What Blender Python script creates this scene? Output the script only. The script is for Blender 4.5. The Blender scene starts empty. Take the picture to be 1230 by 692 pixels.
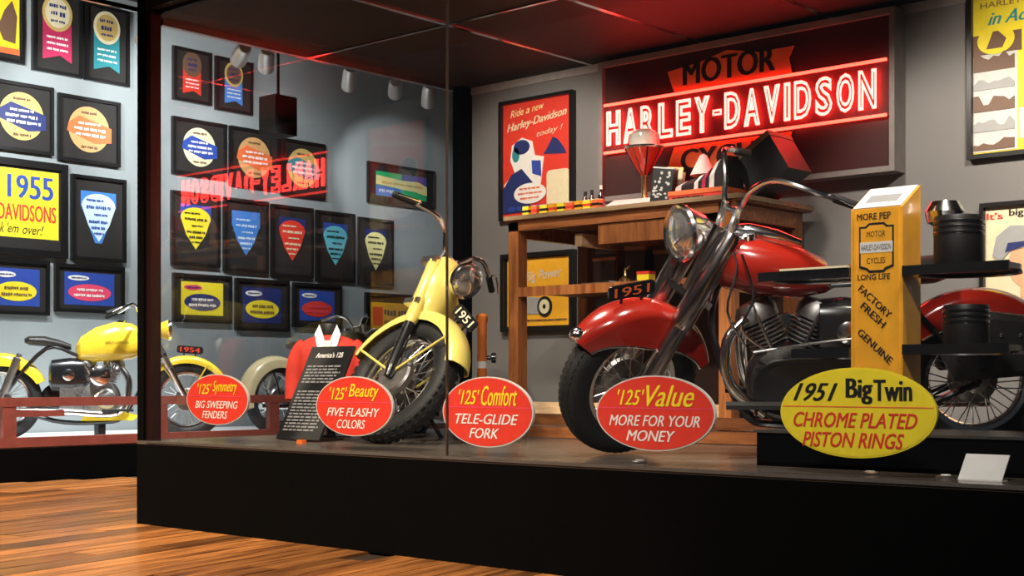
import bpy, math, random
from mathutils import Vector, Matrix
random.seed(7)
PI = math.pi
scene = bpy.context.scene
C = scene.collection

# ------------------------------------------------------------------ camera
F = 1650.0; CX = 615.0; HZ = 455.0; EYE = 0.80
TH = math.radians(41.5)
cs, sn = math.cos(TH), math.sin(TH)
RIGHT = Vector((cs, sn, 0)); FWD = Vector((-sn, cs, 0))
cam = bpy.data.cameras.new('camera')
cam.sensor_width = 36.0
cam.lens = 36.0 * F / 1230.0
cam.shift_y = (HZ - 346.0) / 1230.0
cam.clip_start = 0.05
co = bpy.data.objects.new('camera', cam); C.objects.link(co)
co.location = (0, 0, EYE); co.rotation_euler = (PI/2, 0, TH)
scene.camera = co

# ------------------------------------------------------------------ world, exposure, room lights
w = bpy.data.worlds.new('world'); scene.world = w; w.use_nodes = True
bg = w.node_tree.nodes['Background']
bg.inputs[0].default_value = (0.55, 0.6, 0.7, 1); bg.inputs[1].default_value = 0.035
vs = scene.view_settings
vs.view_transform = 'Standard'; vs.look = 'None'; vs.gamma = 1.0; vs.exposure = 0.0
vs.use_curve_mapping = False

def spot(name, loc, target, power, angle, color=(1, .93, .82), blend=.6, size=.05):
    l = bpy.data.lights.new(name, 'SPOT'); l.energy = power; l.spot_size = math.radians(angle)
    l.spot_blend = blend; l.color = color; l.shadow_soft_size = size
    o = bpy.data.objects.new(name, l); C.objects.link(o); o.location = loc
    d = Vector(target) - Vector(loc)
    o.rotation_euler = d.to_track_quat('-Z', 'Y').to_euler()
    return o
PZ = 0.46          # top of the case plinth
GY = 4.36          # front glass plane
GX = -6.53         # side glass plane
WY = 6.9           # wall that carries the neon sign
LX = -12.5         # far wall with the framed awards
TOPZ = 2.80        # ceiling of the case
WARM = (1, .9, .76); COOL = (.95, .99, 1.0)
# case downlights behind the front glass; rear row is fill added to brighten the wall
for x_, y_, tg, pw, an in ((-5.0, 4.5, (-5.3, 5.2, 1.0), 160, 58), (-5.9, 4.5, (-6.1, 5.2, .8), 90, 55), (-4.3, 4.5, (-4.0, 5.1, .8), 230, 58),
        (-3.0, 4.5, (-3.2, 5.5, .9), 200, 60), (-1.9, 4.45, (-2.4, 4.8, 1.2), 130, 40),
        (-5.2, 5.2, (-5.8, 6.9, 1.8), 190, 66), (-4.5, 5.2, (-4.5, 6.4, 1.4), 120, 60), (-3.3, 5.3, (-3.0, 6.9, 1.6), 120, 62), (-1.9, 5.2, (-2.3, 6.9, 1.8), 210, 76), (-1.2, 5.2, (-1.6, 6.9, 2.0), 190, 70)):
    spot('case_downlight_and_fill', (x_, y_, 2.74), tg, pw, an, WARM, .7, .09)
# hall lamps: two over the wooden floor; third is unseen fill added for the oval signs
spot('hall_lamp_and_fill', (-4.6, .8, 4.2), (-5.6, 3.0, 0), 1900, 80, (1, .84, .62), 1.0, .15)
spot('hall_lamp_and_fill', (-9.3, 2.2, 4.4), (-8.6, 4.0, 0), 1700, 75, (1, .84, .62), 1.0, .15)
spot('hall_lamp_and_fill', (-1.2, 1.2, 4.2), (-3.2, 4.2, .8), 880, 60, (1, .95, .88), 1.0, .12)

# ------------------------------------------------------------------ pixel helpers (directions only; depth from the plane a thing touches)
def ray(px, py):
    return RIGHT * ((px - CX) / F) + FWD + Vector((0, 0, (HZ - py) / F))
def on_y(px, py, Y):
    v = ray(px, py); t = Y / v.y; return Vector((v.x*t, Y, EYE + v.z*t))
def on_x(px, py, X):
    v = ray(px, py); t = X / v.x; return Vector((X, v.y*t, EYE + v.z*t))
def at_d(px, d, z=0):
    r = (px - CX) / F * d; p = RIGHT*r + FWD*d; return Vector((p.x, p.y, z))

# ------------------------------------------------------------------ materials
MATS = {}
def mat(name, col, rough=.5, metal=0., coat=0., emit=0., ecol=None, var=.12, vscale=14., bump=0., bscale=60., trans=0., spec=.5):
    if name in MATS: return MATS[name]
    m = bpy.data.materials.new(name); m.use_nodes = True; MATS[name] = m
    nt = m.node_tree; b = nt.nodes['Principled BSDF']
    b.inputs['Roughness'].default_value = rough; b.inputs['Metallic'].default_value = metal
    b.inputs['Coat Weight'].default_value = coat; b.inputs['Coat Roughness'].default_value = .06
    b.inputs['Specular IOR Level'].default_value = spec
    if trans: b.inputs['Transmission Weight'].default_value = trans
    c4 = (col[0], col[1], col[2], 1)
    tc = nt.nodes.new('ShaderNodeTexCoord')
    n = nt.nodes.new('ShaderNodeTexNoise'); n.inputs['Scale'].default_value = vscale; n.inputs['Detail'].default_value = 4
    nt.links.new(tc.outputs['Object'], n.inputs['Vector'])
    if var > 0:
        r = nt.nodes.new('ShaderNodeValToRGB')
        r.color_ramp.elements[0].position = .3; r.color_ramp.elements[1].position = .7
        r.color_ramp.elements[0].color = tuple(c*(1-var) for c in col) + (1,)
        r.color_ramp.elements[1].color = tuple(min(1, c*(1+var)) for c in col) + (1,)
        nt.links.new(n.outputs['Fac'], r.inputs['Fac']); nt.links.new(r.outputs['Color'], b.inputs['Base Color'])
    else:
        b.inputs['Base Color'].default_value = c4
    if bump:
        n2 = nt.nodes.new('ShaderNodeTexNoise'); n2.inputs['Scale'].default_value = bscale
        nt.links.new(tc.outputs['Object'], n2.inputs['Vector'])
        bp = nt.nodes.new('ShaderNodeBump'); bp.inputs['Strength'].default_value = bump; bp.inputs['Distance'].default_value = .01
        nt.links.new(n2.outputs['Fac'], bp.inputs['Height']); nt.links.new(bp.outputs['Normal'], b.inputs['Normal'])
    if emit:
        b.inputs['Emission Color'].default_value = (ecol or col) + (1,) if len(ecol or col) == 3 else (ecol or col)
        b.inputs['Emission Strength'].default_value = emit
    return m
def wood(name, c1, c2, rough=.4, axis=0, scale=3., coat=0.):
    if name in MATS: return MATS[name]
    m = bpy.data.materials.new(name); m.use_nodes = True; MATS[name] = m
    nt = m.node_tree; b = nt.nodes['Principled BSDF']; b.inputs['Roughness'].default_value = rough
    b.inputs['Coat Weight'].default_value = coat; b.inputs['Coat Roughness'].default_value = .15
    tc = nt.nodes.new('ShaderNodeTexCoord'); mp = nt.nodes.new('ShaderNodeMapping')
    oi = nt.nodes.new('ShaderNodeObjectInfo')
    mul = nt.nodes.new('ShaderNodeMath'); mul.operation = 'MULTIPLY'; mul.inputs[1].default_value = 37.0
    cmb = nt.nodes.new('ShaderNodeCombineXYZ')
    nt.links.new(oi.outputs['Random'], mul.inputs[0])
    for i in range(3): nt.links.new(mul.outputs[0], cmb.inputs[i])
    sc = [12*scale]*3; sc[axis] = scale
    mp.inputs['Scale'].default_value = sc
    nt.links.new(tc.outputs['Object'], mp.inputs['Vector']); nt.links.new(cmb.outputs[0], mp.inputs['Location'])
    n = nt.nodes.new('ShaderNodeTexNoise'); n.inputs['Scale'].default_value = 1.0; n.inputs['Detail'].default_value = 6; n.inputs['Roughness'].default_value = .65
    nt.links.new(mp.outputs[0], n.inputs['Vector'])
    r = nt.nodes.new('ShaderNodeValToRGB'); r.color_ramp.elements[0].position = .34; r.color_ramp.elements[1].position = .66
    r.color_ramp.elements[0].color = c1 + (1,); r.color_ramp.elements[1].color = c2 + (1,)
    nt.links.new(n.outputs['Fac'], r.inputs['Fac'])
    hs = nt.nodes.new('ShaderNodeHueSaturation')
    mr = nt.nodes.new('ShaderNodeMapRange'); mr.inputs[3].default_value = .5; mr.inputs[4].default_value = 1.35
    nt.links.new(oi.outputs['Random'], mr.inputs[0]); nt.links.new(mr.outputs[0], hs.inputs['Value'])
    nt.links.new(r.outputs['Color'], hs.inputs['Color']); nt.links.new(hs.outputs['Color'], b.inputs['Base Color'])
    bp = nt.nodes.new('ShaderNodeBump'); bp.inputs['Strength'].default_value = .15; bp.inputs['Distance'].default_value = .004
    nt.links.new(n.outputs['Fac'], bp.inputs['Height']); nt.links.new(bp.outputs['Normal'], b.inputs['Normal'])
    return m
def glass_mat(name, tint=(1, 1, 1), base=.045):
    if name in MATS: return MATS[name]
    m = bpy.data.materials.new(name); m.use_nodes = True; MATS[name] = m
    nt = m.node_tree; nt.nodes.clear()
    out = nt.nodes.new('ShaderNodeOutputMaterial'); mix = nt.nodes.new('ShaderNodeMixShader')
    tr = nt.nodes.new('ShaderNodeBsdfTransparent'); gl = nt.nodes.new('ShaderNodeBsdfGlossy')
    tr.inputs[0].default_value = tint + (1,); gl.inputs['Roughness'].default_value = 0.0
    lw = nt.nodes.new('ShaderNodeLayerWeight'); lw.inputs['Blend'].default_value = .5
    pw = nt.nodes.new('ShaderNodeMath'); pw.operation = 'POWER'; pw.inputs[1].default_value = 5.0
    ma = nt.nodes.new('ShaderNodeMath'); ma.operation = 'MULTIPLY_ADD'; ma.inputs[1].default_value = 1-base; ma.inputs[2].default_value = base
    nt.links.new(lw.outputs['Facing'], pw.inputs[0]); nt.links.new(pw.outputs[0], ma.inputs[0])
    nt.links.new(ma.outputs[0], mix.inputs[0]); nt.links.new(tr.outputs[0], mix.inputs[1]); nt.links.new(gl.outputs[0], mix.inputs[2])
    nt.links.new(mix.outputs[0], out.inputs[0])
    return m
GREYWALL = mat('grey_wall_paint', (.30, .33, .335), .7, var=.05, vscale=3, bump=.05)
CASEWALL = mat('case_wall_paint', (.20, .19, .185), .65, var=.05, vscale=2, bump=.05)
DARKCEIL = mat('dark_ceiling', (.022, .019, .017), .55, var=.1)
CASECEIL = mat('case_ceiling_panel', (.020, .017, .015), .6, spec=.18, var=.12, vscale=3)
BLACKLAC = mat('black_lacquer', (.0018, .0016, .0016), .85, var=.1, spec=.05)
PLINTHTOP = mat('plinth_top', (.10, .082, .068), .22, var=.15, vscale=5)
REDRAIL = mat('oxide_red_steel', (.27, .065, .045), .45, var=.15)
MAROON = mat('maroon_post', (.014, .003, .0035), .4, var=.1)
WHITEP = mat('white_platform', (.80, .82, .82), .45, var=.04)
FRAMEBLK = mat('black_frame', (.010, .009, .009), .32, var=.1)
MATBRD = mat('dark_mat_board', (.016, .013, .011), .7, var=.1, bump=.05)
CHROME = mat('chrome', (.90, .90, .91), .15, 1., var=.03)
DCHROME = mat('smoked_chrome', (.52, .46, .45), .2, 1., var=.06)
ALU = mat('brushed_aluminium', (.55, .55, .54), .33, 1., var=.1)
STEEL = mat('dull_steel', (.30, .29, .28), .45, 1., var=.2, vscale=30)
RUBBER = mat('black_rubber', (.008, .008, .008), .65, var=.2, bump=.2, bscale=90)
LEATHER = mat('black_leather', (.016, .014, .013), .45, var=.2, bump=.2, bscale=120)
BLKMET = mat('black_enamel', (.010, .010, .011), .25, coat=.5, var=.1)
REDPAINT = mat('red_lacquer', (.33, .016, .008), .2, coat=1., var=.05)
YELPAINT = mat('yellow_lacquer', (.80, .56, .035), .28, coat=.8, var=.05)
PALEYEL = mat('pale_yellow_lacquer', (.80, .66, .16), .28, coat=.8, var=.05)
CREAMP = mat('cream_lacquer', (.55, .46, .26), .3, coat=.6, var=.08)
ORANGEM = mat('orange_plastic', (.80, .16, .02), .4, var=.05)
DKST = mat('blackened_steel', (.10, .095, .09), .38, 1., var=.3, vscale=40)
BRASS = mat('brass', (.75, .52, .22), .25, 1., var=.08)
BENCHW = wood('bench_wood', (.16, .045, .014), (.42, .15, .045), .42, 0, 2.5)
BENCHV = wood('bench_leg_wood', (.22, .06, .018), (.48, .18, .05), .42, 2, 2.5)
BENCHE = wood('pale_edge_wood', (.45, .28, .14), (.72, .50, .28), .45, 0, 2.5)
FLOORW = wood('floor_wood', (.085, .022, .006), (.60, .23, .06), .36, 0, 1.3, coat=.12)
PAPER = mat('paper_white', (.82, .80, .76), .7, var=.04)
PINKP = mat('pinkish_paper', (.80, .70, .66), .7, var=.04)
GLASS = glass_mat('clear_glass')
LENS = mat('lens_glass', (.75, .73, .70), .05, .85, var=.1, vscale=40)
def flat(name, col, rough=.5): return mat('print_' + name, col, rough, var=.05, vscale=30)
P_RED = flat('red', (.72, .045, .025)); P_YEL = flat('yellow', (.90, .72, .03)); P_WHITE = flat('white', (.85, .83, .78))
P_BLK = flat('black', (.012, .012, .012)); P_BLUE = flat('blue', (.03, .07, .36)); P_CYAN = flat('cyan', (.14, .55, .66))
P_TEAL = flat('teal', (.03, .25, .28)); P_CRIM = flat('crimson', (.50, .03, .10)); P_GOLD = flat('gold', (.62, .44, .14))
P_CREAM = flat('cream', (.80, .70, .46)); P_ORNG = flat('orange', (.82, .17, .05)); P_TAN = flat('tan', (.66, .36, .14))
P_LBLUE = flat('light_blue', (.60, .76, .88)); P_MBLUE = flat('mid_blue', (.06, .22, .62)); P_GREEN = flat('green', (.03, .48, .16))
P_PINK = flat('pink_red', (.80, .07, .14)); P_GREY = flat('grey', (.36, .36, .36)); P_SKIN = flat('skin_tone', (.78, .42, .24))
P_BROWN = flat('brown', (.16, .085, .05)); P_NAVY = flat('navy', (.02, .03, .14)); P_AMBER = flat('amber', (.85, .42, .02))
P_LGREY = flat('light_grey', (.62, .61, .58)); P_PALEY = flat('pale_yellow', (.88, .80, .35))

# ------------------------------------------------------------------ mesh builder
class MB:
    def __init__(s): s.v = []; s.f = []
    def add(s, vs_, fs):
        o = len(s.v); s.v += [Vector(v) for v in vs_]; s.f += [[i+o for i in f] for f in fs]; return s
    def box(s, c, d, M=None):
        x, y, z = d[0]/2, d[1]/2, d[2]/2
        p = [Vector((a*x, b*y, e*z)) for a in (-1, 1) for b in (-1, 1) for e in (-1, 1)]
        if M: p = [M @ q for q in p]
        p = [q + Vector(c) for q in p]
        return s.add(p, [(0,1,3,2),(4,6,7,5),(0,4,5,1),(2,3,7,6),(0,2,6,4),(1,5,7,3)])
    def bbox(s, a, b):
        return s.box([(a[i]+b[i])/2 for i in range(3)], [abs(b[i]-a[i]) for i in range(3)])
    def loft(s, rings, caps=True, closed=False):
        n = len(rings[0]); o = len(s.v)
        for r in rings: s.v += [Vector(p) for p in r]
        m = len(rings)
        for i in range(m if closed else m-1):
            a = o+i*n; b = o+((i+1) % m)*n
            for j in range(n):
                k = (j+1) % n; s.f.append([a+j, a+k, b+k, b+j])
        if caps and not closed:
            s.f.append([o+j for j in range(n)][::-1]); s.f.append([o+(m-1)*n+j for j in range(n)])
        return s
    def tube(s, path, rad, n=8, closed=False, caps=True):
        P = [Vector(p) for p in path]; m = len(P)
        if not isinstance(rad, (list, tuple)): rad = [rad]*m
        T = []
        for i in range(m):
            a = P[(i-1) % m] if (closed or i > 0) else P[i]; b = P[(i+1) % m] if (closed or i < m-1) else P[i]
            T.append((b-a).normalized())
        ref = Vector((0, 0, 1)) if abs(T[0].z) < .9 else Vector((1, 0, 0))
        u = T[0].cross(ref).normalized(); rings = []
        for i in range(m):
            u = (u - T[i]*u.dot(T[i])).normalized(); v = T[i].cross(u)
            rings.append([P[i] + (u*math.cos(2*PI*k/n) + v*math.sin(2*PI*k/n))*rad[i] for k in range(n)])
        return s.loft(rings, caps, closed)
    def lathe(s, prof, c=(0, 0, 0), axis=(0, 0, 1), n=24, closed=False):
        q = Vector((0, 0, 1)).rotation_difference(Vector(axis).normalized()); c = Vector(c); rings = []
        for k in range(n):
            a = 2*PI*k/n
            rings.append([c + q @ Vector((r*math.cos(a), r*math.sin(a), h)) for r, h in prof])
        o = len(s.v); m = len(prof)
        for r in rings: s.v += r
        for k in range(n):
            a = o+k*m; b = o+((k+1) % n)*m
            for j in range(m if closed else m-1):
                l = (j+1) % m; s.f.append([a+j, b+j, b+l, a+l])
        if not closed:
            if prof[0][0] > 1e-5: s.f.append([o+k*m for k in range(n)][::-1])
            if prof[-1][0] > 1e-5: s.f.append([o+k*m+m-1 for k in range(n)])
        return s
    def prism(s, pts, y0, y1):          # outline in (x, z), extruded along y
        n = len(pts); a = [(p[0], y0, p[1]) for p in pts]; b = [(p[0], y1, p[1]) for p in pts]
        return s.loft([a, b])
    def hprism(s, pts, z0, z1):
        return s.loft([[(p[0], p[1], z0) for p in pts], [(p[0], p[1], z1) for p in pts]])
    def apply(s, M): s.v = [M @ v for v in s.v]; return s
    def mesh(s, name, m, smooth=True):
        me = bpy.data.meshes.new(name); me.from_pydata([tuple(v) for v in s.v], [], s.f); me.update()
        import bmesh
        bm = bmesh.new(); bm.from_mesh(me); bmesh.ops.remove_doubles(bm, verts=bm.verts, dist=1e-6)
        bmesh.ops.recalc_face_normals(bm, faces=bm.faces); bm.to_mesh(me); bm.free()
        if m: me.materials.append(m)
        if smooth and len(me.polygons):
            me.polygons.foreach_set('use_smooth', [True]*len(me.polygons)); me.set_sharp_from_angle(angle=math.radians(38))
        return me
    def build(s, name, m, parent=None, smooth=True, loc=None):
        return link(name, s.mesh(name, m, smooth), parent, loc)
def link(name, me, parent=None, loc=None):
    o = bpy.data.objects.new(name, me); C.objects.link(o)
    if parent: o.parent = parent
    if loc: o.location = loc
    return o
def tag(o, label, cat, group=None):
    o['label'] = label; o['category'] = cat
    if group: o['group'] = group
    return o
def thing(name, label, cat, loc=(0, 0, 0), rot=(0, 0, 0), group=None):
    o = bpy.data.objects.new(name, None); C.objects.link(o); o.empty_display_size = .1
    o.location = loc; o.rotation_euler = rot
    return tag(o, label, cat, group)
def struct(name, mb, m, smooth=False):
    o = mb.build(name, m, None, smooth); o['kind'] = 'structure'; return o
def ellipse(cx, cz, a, b, n=40, t0=0, t1=2*PI):
    return [(cx + a*math.cos(t0+(t1-t0)*i/n), cz + b*math.sin(t0+(t1-t0)*i/n)) for i in range(n)]
def rect(x0, z0, x1, z1): return [(x0, z0), (x1, z0), (x1, z1), (x0, z1)]
def rrect(x0, z0, x1, z1, r, k=5):
    out = []
    for cx, cz, a0 in ((x1-r, z0+r, -PI/2), (x1-r, z1-r, 0), (x0+r, z1-r, PI/2), (x0+r, z0+r, PI)):
        out += [(cx + r*math.cos(a0+PI/2*i/k), cz + r*math.sin(a0+PI/2*i/k)) for i in range(k+1)]
    return out
_txt = {}
def text_raw(body, shear=0., bold=0., bevel=0., extrude=0.):
    key = (body, shear, bold, bevel, extrude)
    if key in _txt: return _txt[key]
    cu = bpy.data.curves.new('t', 'FONT'); cu.body = body; cu.size = 1; cu.shear = shear; cu.offset = bold
    cu.resolution_u = 3
    if bevel: cu.fill_mode = 'NONE'; cu.bevel_depth = bevel; cu.bevel_resolution = 1
    elif extrude: cu.extrude = extrude
    o = bpy.data.objects.new('t', cu); C.objects.link(o)
    dg = bpy.context.evaluated_depsgraph_get()
    me = bpy.data.meshes.new_from_object(o.evaluated_get(dg))
    V = [v.co.copy() for v in me.vertices]; Fc = [list(p.vertices) for p in me.polygons]
    bpy.data.objects.remove(o); bpy.data.curves.remove(cu); bpy.data.meshes.remove(me)
    _txt[key] = (V, Fc); return V, Fc
def text_mb(body, cx, cz, w_, h_, y, shear=0., bold=0., rot=0., bevel=0.):
    """lettering fitted to w_ x h_ in the (x, z) plane around (cx, cz); y is its front offset"""
    V, Fc = text_raw(body, shear, bold if bevel else 0., bevel)
    x0 = min(v.x for v in V); x1 = max(v.x for v in V); y0 = min(v.y for v in V); y1 = max(v.y for v in V)
    sx = w_/(x1-x0); sy = h_/(y1-y0); mb = MB(); c, s_ = math.cos(rot), math.sin(rot)
    pts = []
    for v in V:
        a = (v.x-(x0+x1)/2)*sx; b = (v.y-(y0+y1)/2)*sy
        pts.append((cx + a*c - b*s_, y - v.z*sy, cz + a*s_ + b*c))
    if bevel or not bold: copies = (0,)
    else: copies = (-bold*1.3, 0, bold*1.3)
    for k, dx in enumerate(copies):
        mb.add([(p[0] + dx*sx*c, p[1] - k*.0002, p[2] + dx*sx*s_) for p in pts], Fc)
    return mb
def flat_mesh(mb, name, m):
    me = bpy.data.meshes.new(name); me.from_pydata([tuple(v) for v in mb.v], [], mb.f); me.update(); me.materials.append(m); return me
def lettering(parent, body, cx, cz, w_, h_, y, m, shear=0., bold=0., rot=0., name='lettering'):
    return link(name, flat_mesh(text_mb(body, cx, cz, w_, h_, y, shear, bold, rot), name, m), parent)
def lines(parent, rows, y, m, name='printed_lines', seed=1):
    """tiny unreadable print: rows of (cx, cz, width, height) broken into word-length dashes"""
    rd = random.Random(seed); mb = MB()
    for cx, cz, ww, hh in rows:
        hh = hh*.8; x = cx-ww/2; k = 0; word = rd.randint(3, 7)
        while x < cx+ww/2-hh*.3:
            l = hh*rd.uniform(.35, .7); top_ = hh*rd.choice((.5, .5, .38)); cut = rd.choice((0, 0, .45))
            mb.prism(rect(x, cz-hh/2+cut*hh*.5, x+l, cz+top_), y, y-.002); x += l+hh*.2; k += 1
            if k == word: x += hh*.4; k = 0; word = rd.randint(3, 7)
    o = mb.build(name, m, parent, False); o['kind'] = 'stuff'; return o

# ================================================================== SETTING
floor = struct('floor', MB().bbox((-16, -3, -.08), (6, 16, -.012)), mat('subfloor_dark', (.03, .014, .007), .7))
pd = math.radians(12)                       # plank direction, turned a little from the case
pw_, pl = .17, 2.3
pm = MB().box((0, 0, -.006), (pl-.008, pw_-.009, .012)).mesh('plank', FLOORW, False)
n = 0
for i in range(-26, 34):
    for j in range(-5, 6):
        u = j*pl + (i*0.83 % 1)*pl; v = i*pw_
        p = Vector((-7.2, 2.6, 0)) + Vector((math.sin(-pd)*-1*0 + math.cos(PI/2+pd)*u - math.sin(PI/2+pd)*v, math.sin(PI/2+pd)*u + math.cos(PI/2+pd)*v, 0))
        q = p; rr = q.dot(RIGHT); dd = q.dot(FWD)
        if dd < 4.6: continue
        px = CX + F*rr/dd; py = HZ + F*EYE/dd
        if px < -330 or px > 900 or py < 545 or py > 800 or q.x < -9.95 or (q.x > GX+.9 and q.y > GY+.8): continue
        o = link('plank', pm, floor, tuple(p)); o.rotation_euler = (0, 0, PI/2+pd); n += 1
print('planks', n)
struct('wall_left', MB().bbox((LX-.15, -3, 0), (LX, 16, 5.2)), GREYWALL)
struct('wall_back', MB().bbox((GX, WY, 0), (3.5, WY+.15, TOPZ)), CASEWALL)
struct('wall_far', MB().bbox((LX, 15.6, 0), (3.5, 15.75, 5.2)), GREYWALL)
struct('ceiling', MB().bbox((LX-.15, -3, 4.75), (6, 16, 4.9)), DARKCEIL)
cc = struct('ceiling', MB().bbox((GX-.02, GY-.04, TOPZ+.03), (3.5, WY+.15, TOPZ+.12)), mat('ceiling_void', (.012, .01, .009), .6))
xb = [GX, -5.41, -4.56, -3.71, -2.86, -2.01, -1.16, -.31, .54]
yb = [GY, 5.56, WY]
for i in range(len(xb)-1):
    for j in range(2):
        MB().bbox((xb[i]+.012, yb[j]+.012, TOPZ), (xb[i+1]-.012, yb[j+1]-.012, TOPZ+.03)).build('ceiling_panel', CASECEIL, cc, False)
for x in xb[1:-1]: MB().bbox((x-.015, GY, TOPZ-.006), (x+.015, WY, TOPZ+.006)).build('ceiling_bar', CHROME, cc, False)
MB().bbox((GX, 5.548, TOPZ-.008), (.54, 5.572, TOPZ+.004)).build('ceiling_bar', DCHROME, cc, False)
struct('trim_1', MB().bbox((GX+.02, WY-.012, TOPZ-.05), (3.4, WY, TOPZ)), mat('pale_trim', (.36, .34, .33), .6))
struct('wall_case_header', MB().bbox((GX-.02, GY-.05, TOPZ+.12), (3.5, GY+.1, 4.75)), mat('header_dark', (.014, .012, .011), .5))

# ------------------------------------------------------------------ glass display case
case = thing('display_case', 'large glass display case on a tall black plinth holding the motorcycles', 'display case', (GX, GY, 0))
def cpart(name, mb, m, parent=None, smooth=False):
    mb.apply(Matrix.Translation((-GX, -GY, 0))); return mb.build(name, m, parent or case, smooth)
cpart('plinth', MB().bbox((GX-.05, GY-.05, 0), (3.4, WY-.001, PZ-.02)), BLACKLAC)
cpart('plinth_top', MB().bbox((GX-.05, GY-.05, PZ-.02), (3.4, WY-.001, PZ)), PLINTHTOP)
jx = on_y(537, 300, GY).x
gp = cpart('glass_pane', MB().bbox((GX+.075, GY-.003, PZ), (jx-.003, GY+.003, TOPZ)), GLASS)
cpart('glass_pane', MB().bbox((jx+.003, GY-.003, PZ), (3.4, GY+.003, TOPZ)), GLASS)
cpart('glass_pane', MB().bbox((GX-.002, GY+.075, PZ), (GX+.002, WY-.02, TOPZ)), GLASS)
cpart('glass_joint', MB().bbox((jx-.003, GY-.006, PZ), (jx+.003, GY+.006, TOPZ)), mat('joint_seal', (.05, .03, .02), .4))
cpart('corner_post', MB().bbox((GX-.048, GY-.048, PZ), (GX+.012, GY+.04, 4.75)), BLACKLAC)
cpart('post_cover', MB().bbox((GX+.012, GY-.035, PZ), (GX+.062, GY+.03, 4.75)), MAROON)
cpart('rear_post', MB().bbox((GX-.03, WY-.10, PZ), (GX+.06, WY-.001, TOPZ)), BLACKLAC)
cpart('top_rail', MB().bbox((GX-.02, GY+.075, TOPZ-.035), (GX+.02, WY-.1, TOPZ+.01)), DCHROME)
cpart('edge_trim', MB().bbox((GX+.05, GY-.056, PZ-.012), (3.4, GY-.05, PZ+.001)), mat('edge_trim', (.20, .18, .16), .3, .6))
cpart('edge_trim', MB().bbox((GX-.056, GY-.05, PZ-.012), (GX-.05, WY-.05, PZ+.001)), MATS['edge_trim'])

# ------------------------------------------------------------------ left platform with red rails
PX = -9.9; BZ = .262
plat = thing('platform', 'low black platform with white deck behind the red rail', 'platform', (PX, 8, 0))
MB().bbox((-2.58, -5.2, 0), (0, 5.5, BZ-.012)).build('base', BLACKLAC, plat, False)
MB().bbox((-2.58, -5.2, BZ-.012), (-.05, 5.5, BZ+.006)).build('deck', WHITEP, plat, False)
rail = thing('barrier_rail', 'oxide red steel barrier rail along the edge of the platform', 'rail', (PX-.03, 8, BZ+.006))
MB().bbox((-.03, -5.2, 0), (.03, 5.4, .075)).build('bottom_rail', REDRAIL, rail, False)
MB().bbox((-.03, -5.2, .315), (.03, 5.4, .385)).build('top_rail', REDRAIL, rail, False)
for px in (12, 195, 330):
    y = on_x(px, 500, PX).y - 8
    MB().bbox((-.028, y-.055, .075), (.028, y+.055, .315)).build('rail_post', REDRAIL, rail, False)
y0 = on_x(18, 500, PX).y-8; y1 = on_x(78, 500, PX).y-8
MB().bbox((-.026, y0, .235), (.026, y1, .285)).build('stub_rail', REDRAIL, rail, False)

# ================================================================== FRAMED AWARDS ON THE LEFT WALL
def frame_parts(t, w_, h_, fw=.045, board=MATBRD, fm=FRAMEBLK):
    mb = MB(); d0, d1 = -.004, -.05
    outer = rect(-w_/2, -h_/2, w_/2, h_/2); inner = rect(-w_/2+fw, -h_/2+fw, w_/2-fw, h_/2-fw)
    mb.loft([[(p[0], d0, p[1]) for p in outer], [(p[0], d1, p[1]) for p in outer], [(p[0], d1, p[1]) for p in inner], [(p[0], d0, p[1]) for p in inner]], closed=True)
    mb.build('frame', fm, t, False)
    MB().prism(rect(-w_/2+fw*.9, -h_/2+fw*.9, w_/2-fw*.9, h_/2-fw*.9), -.006, -.02).build('mat_board', board, t, False)
def wall_frame(name, label, cat, x0, x1, yt, yb_, wall, fw=.034, board=MATBRD, group=None):
    xm = (x0+x1)/2
    if wall == 'L':
        a, b = on_x(x0, 300, LX), on_x(x1, 300, LX); w_ = b.y-a.y; c = on_x(xm, yt, LX); e = on_x(xm, yb_, LX)
        h_ = c.z-e.z; loc = (LX, (a.y+b.y)/2, (c.z+e.z)/2); rz = PI/2
    else:
        a, b = on_y(x0, 300, WY-.02), on_y(x1, 300, WY-.02); w_ = b.x-a.x; c = on_y(xm, yt, WY-.02); e = on_y(xm, yb_, WY-.02)
        h_ = c.z-e.z; loc = ((a.x+b.x)/2, WY, (c.z+e.z)/2); rz = 0
    t = thing(name, label, cat, loc, (0, 0, rz), group); frame_parts(t, w_, h_, fw, board)
    return t, w_, h_
Y1, Y2, Y3 = -.023, -.027, -.031
def shape(t, name, pts, y, m): return MB().prism(pts, y+.004, y).build(name, m, t, False)
def ribbon(t, w_, h_, disc, rib, rim=P_GOLD, ltr=P_WHITE, s=1):
    r = min(w_*.30, h_*.21); cz = h_*.22; rw = r*.95
    shape(t, 'ribbon_tail', [(-rw, cz), (rw, cz), (rw*1.02, -h_*.34), (rw*.2, -h_*.27), (-rw*1.02, -h_*.34)], Y1, rib)
    shape(t, 'rosette', ellipse(0, cz, r, r*1.1), Y2, rim)
    shape(t, 'rosette_face', ellipse(0, cz, r*.8, r*.88), Y3, disc)
    lines(t, [(0, cz+r*.42, r*1.1, r*.26), (0, cz-r*.05, r*.9, r*.34), (0, cz-r*.5, r*.9, r*.2)], Y3, P_NAVY, seed=s)
    lines(t, [(0, -h_*.07, rw*1.5, r*.17), (0, -h_*.14, rw*1.5, r*.17), (0, -h_*.21, rw*1.5, r*.17)], Y2, ltr, seed=s+9)
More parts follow.
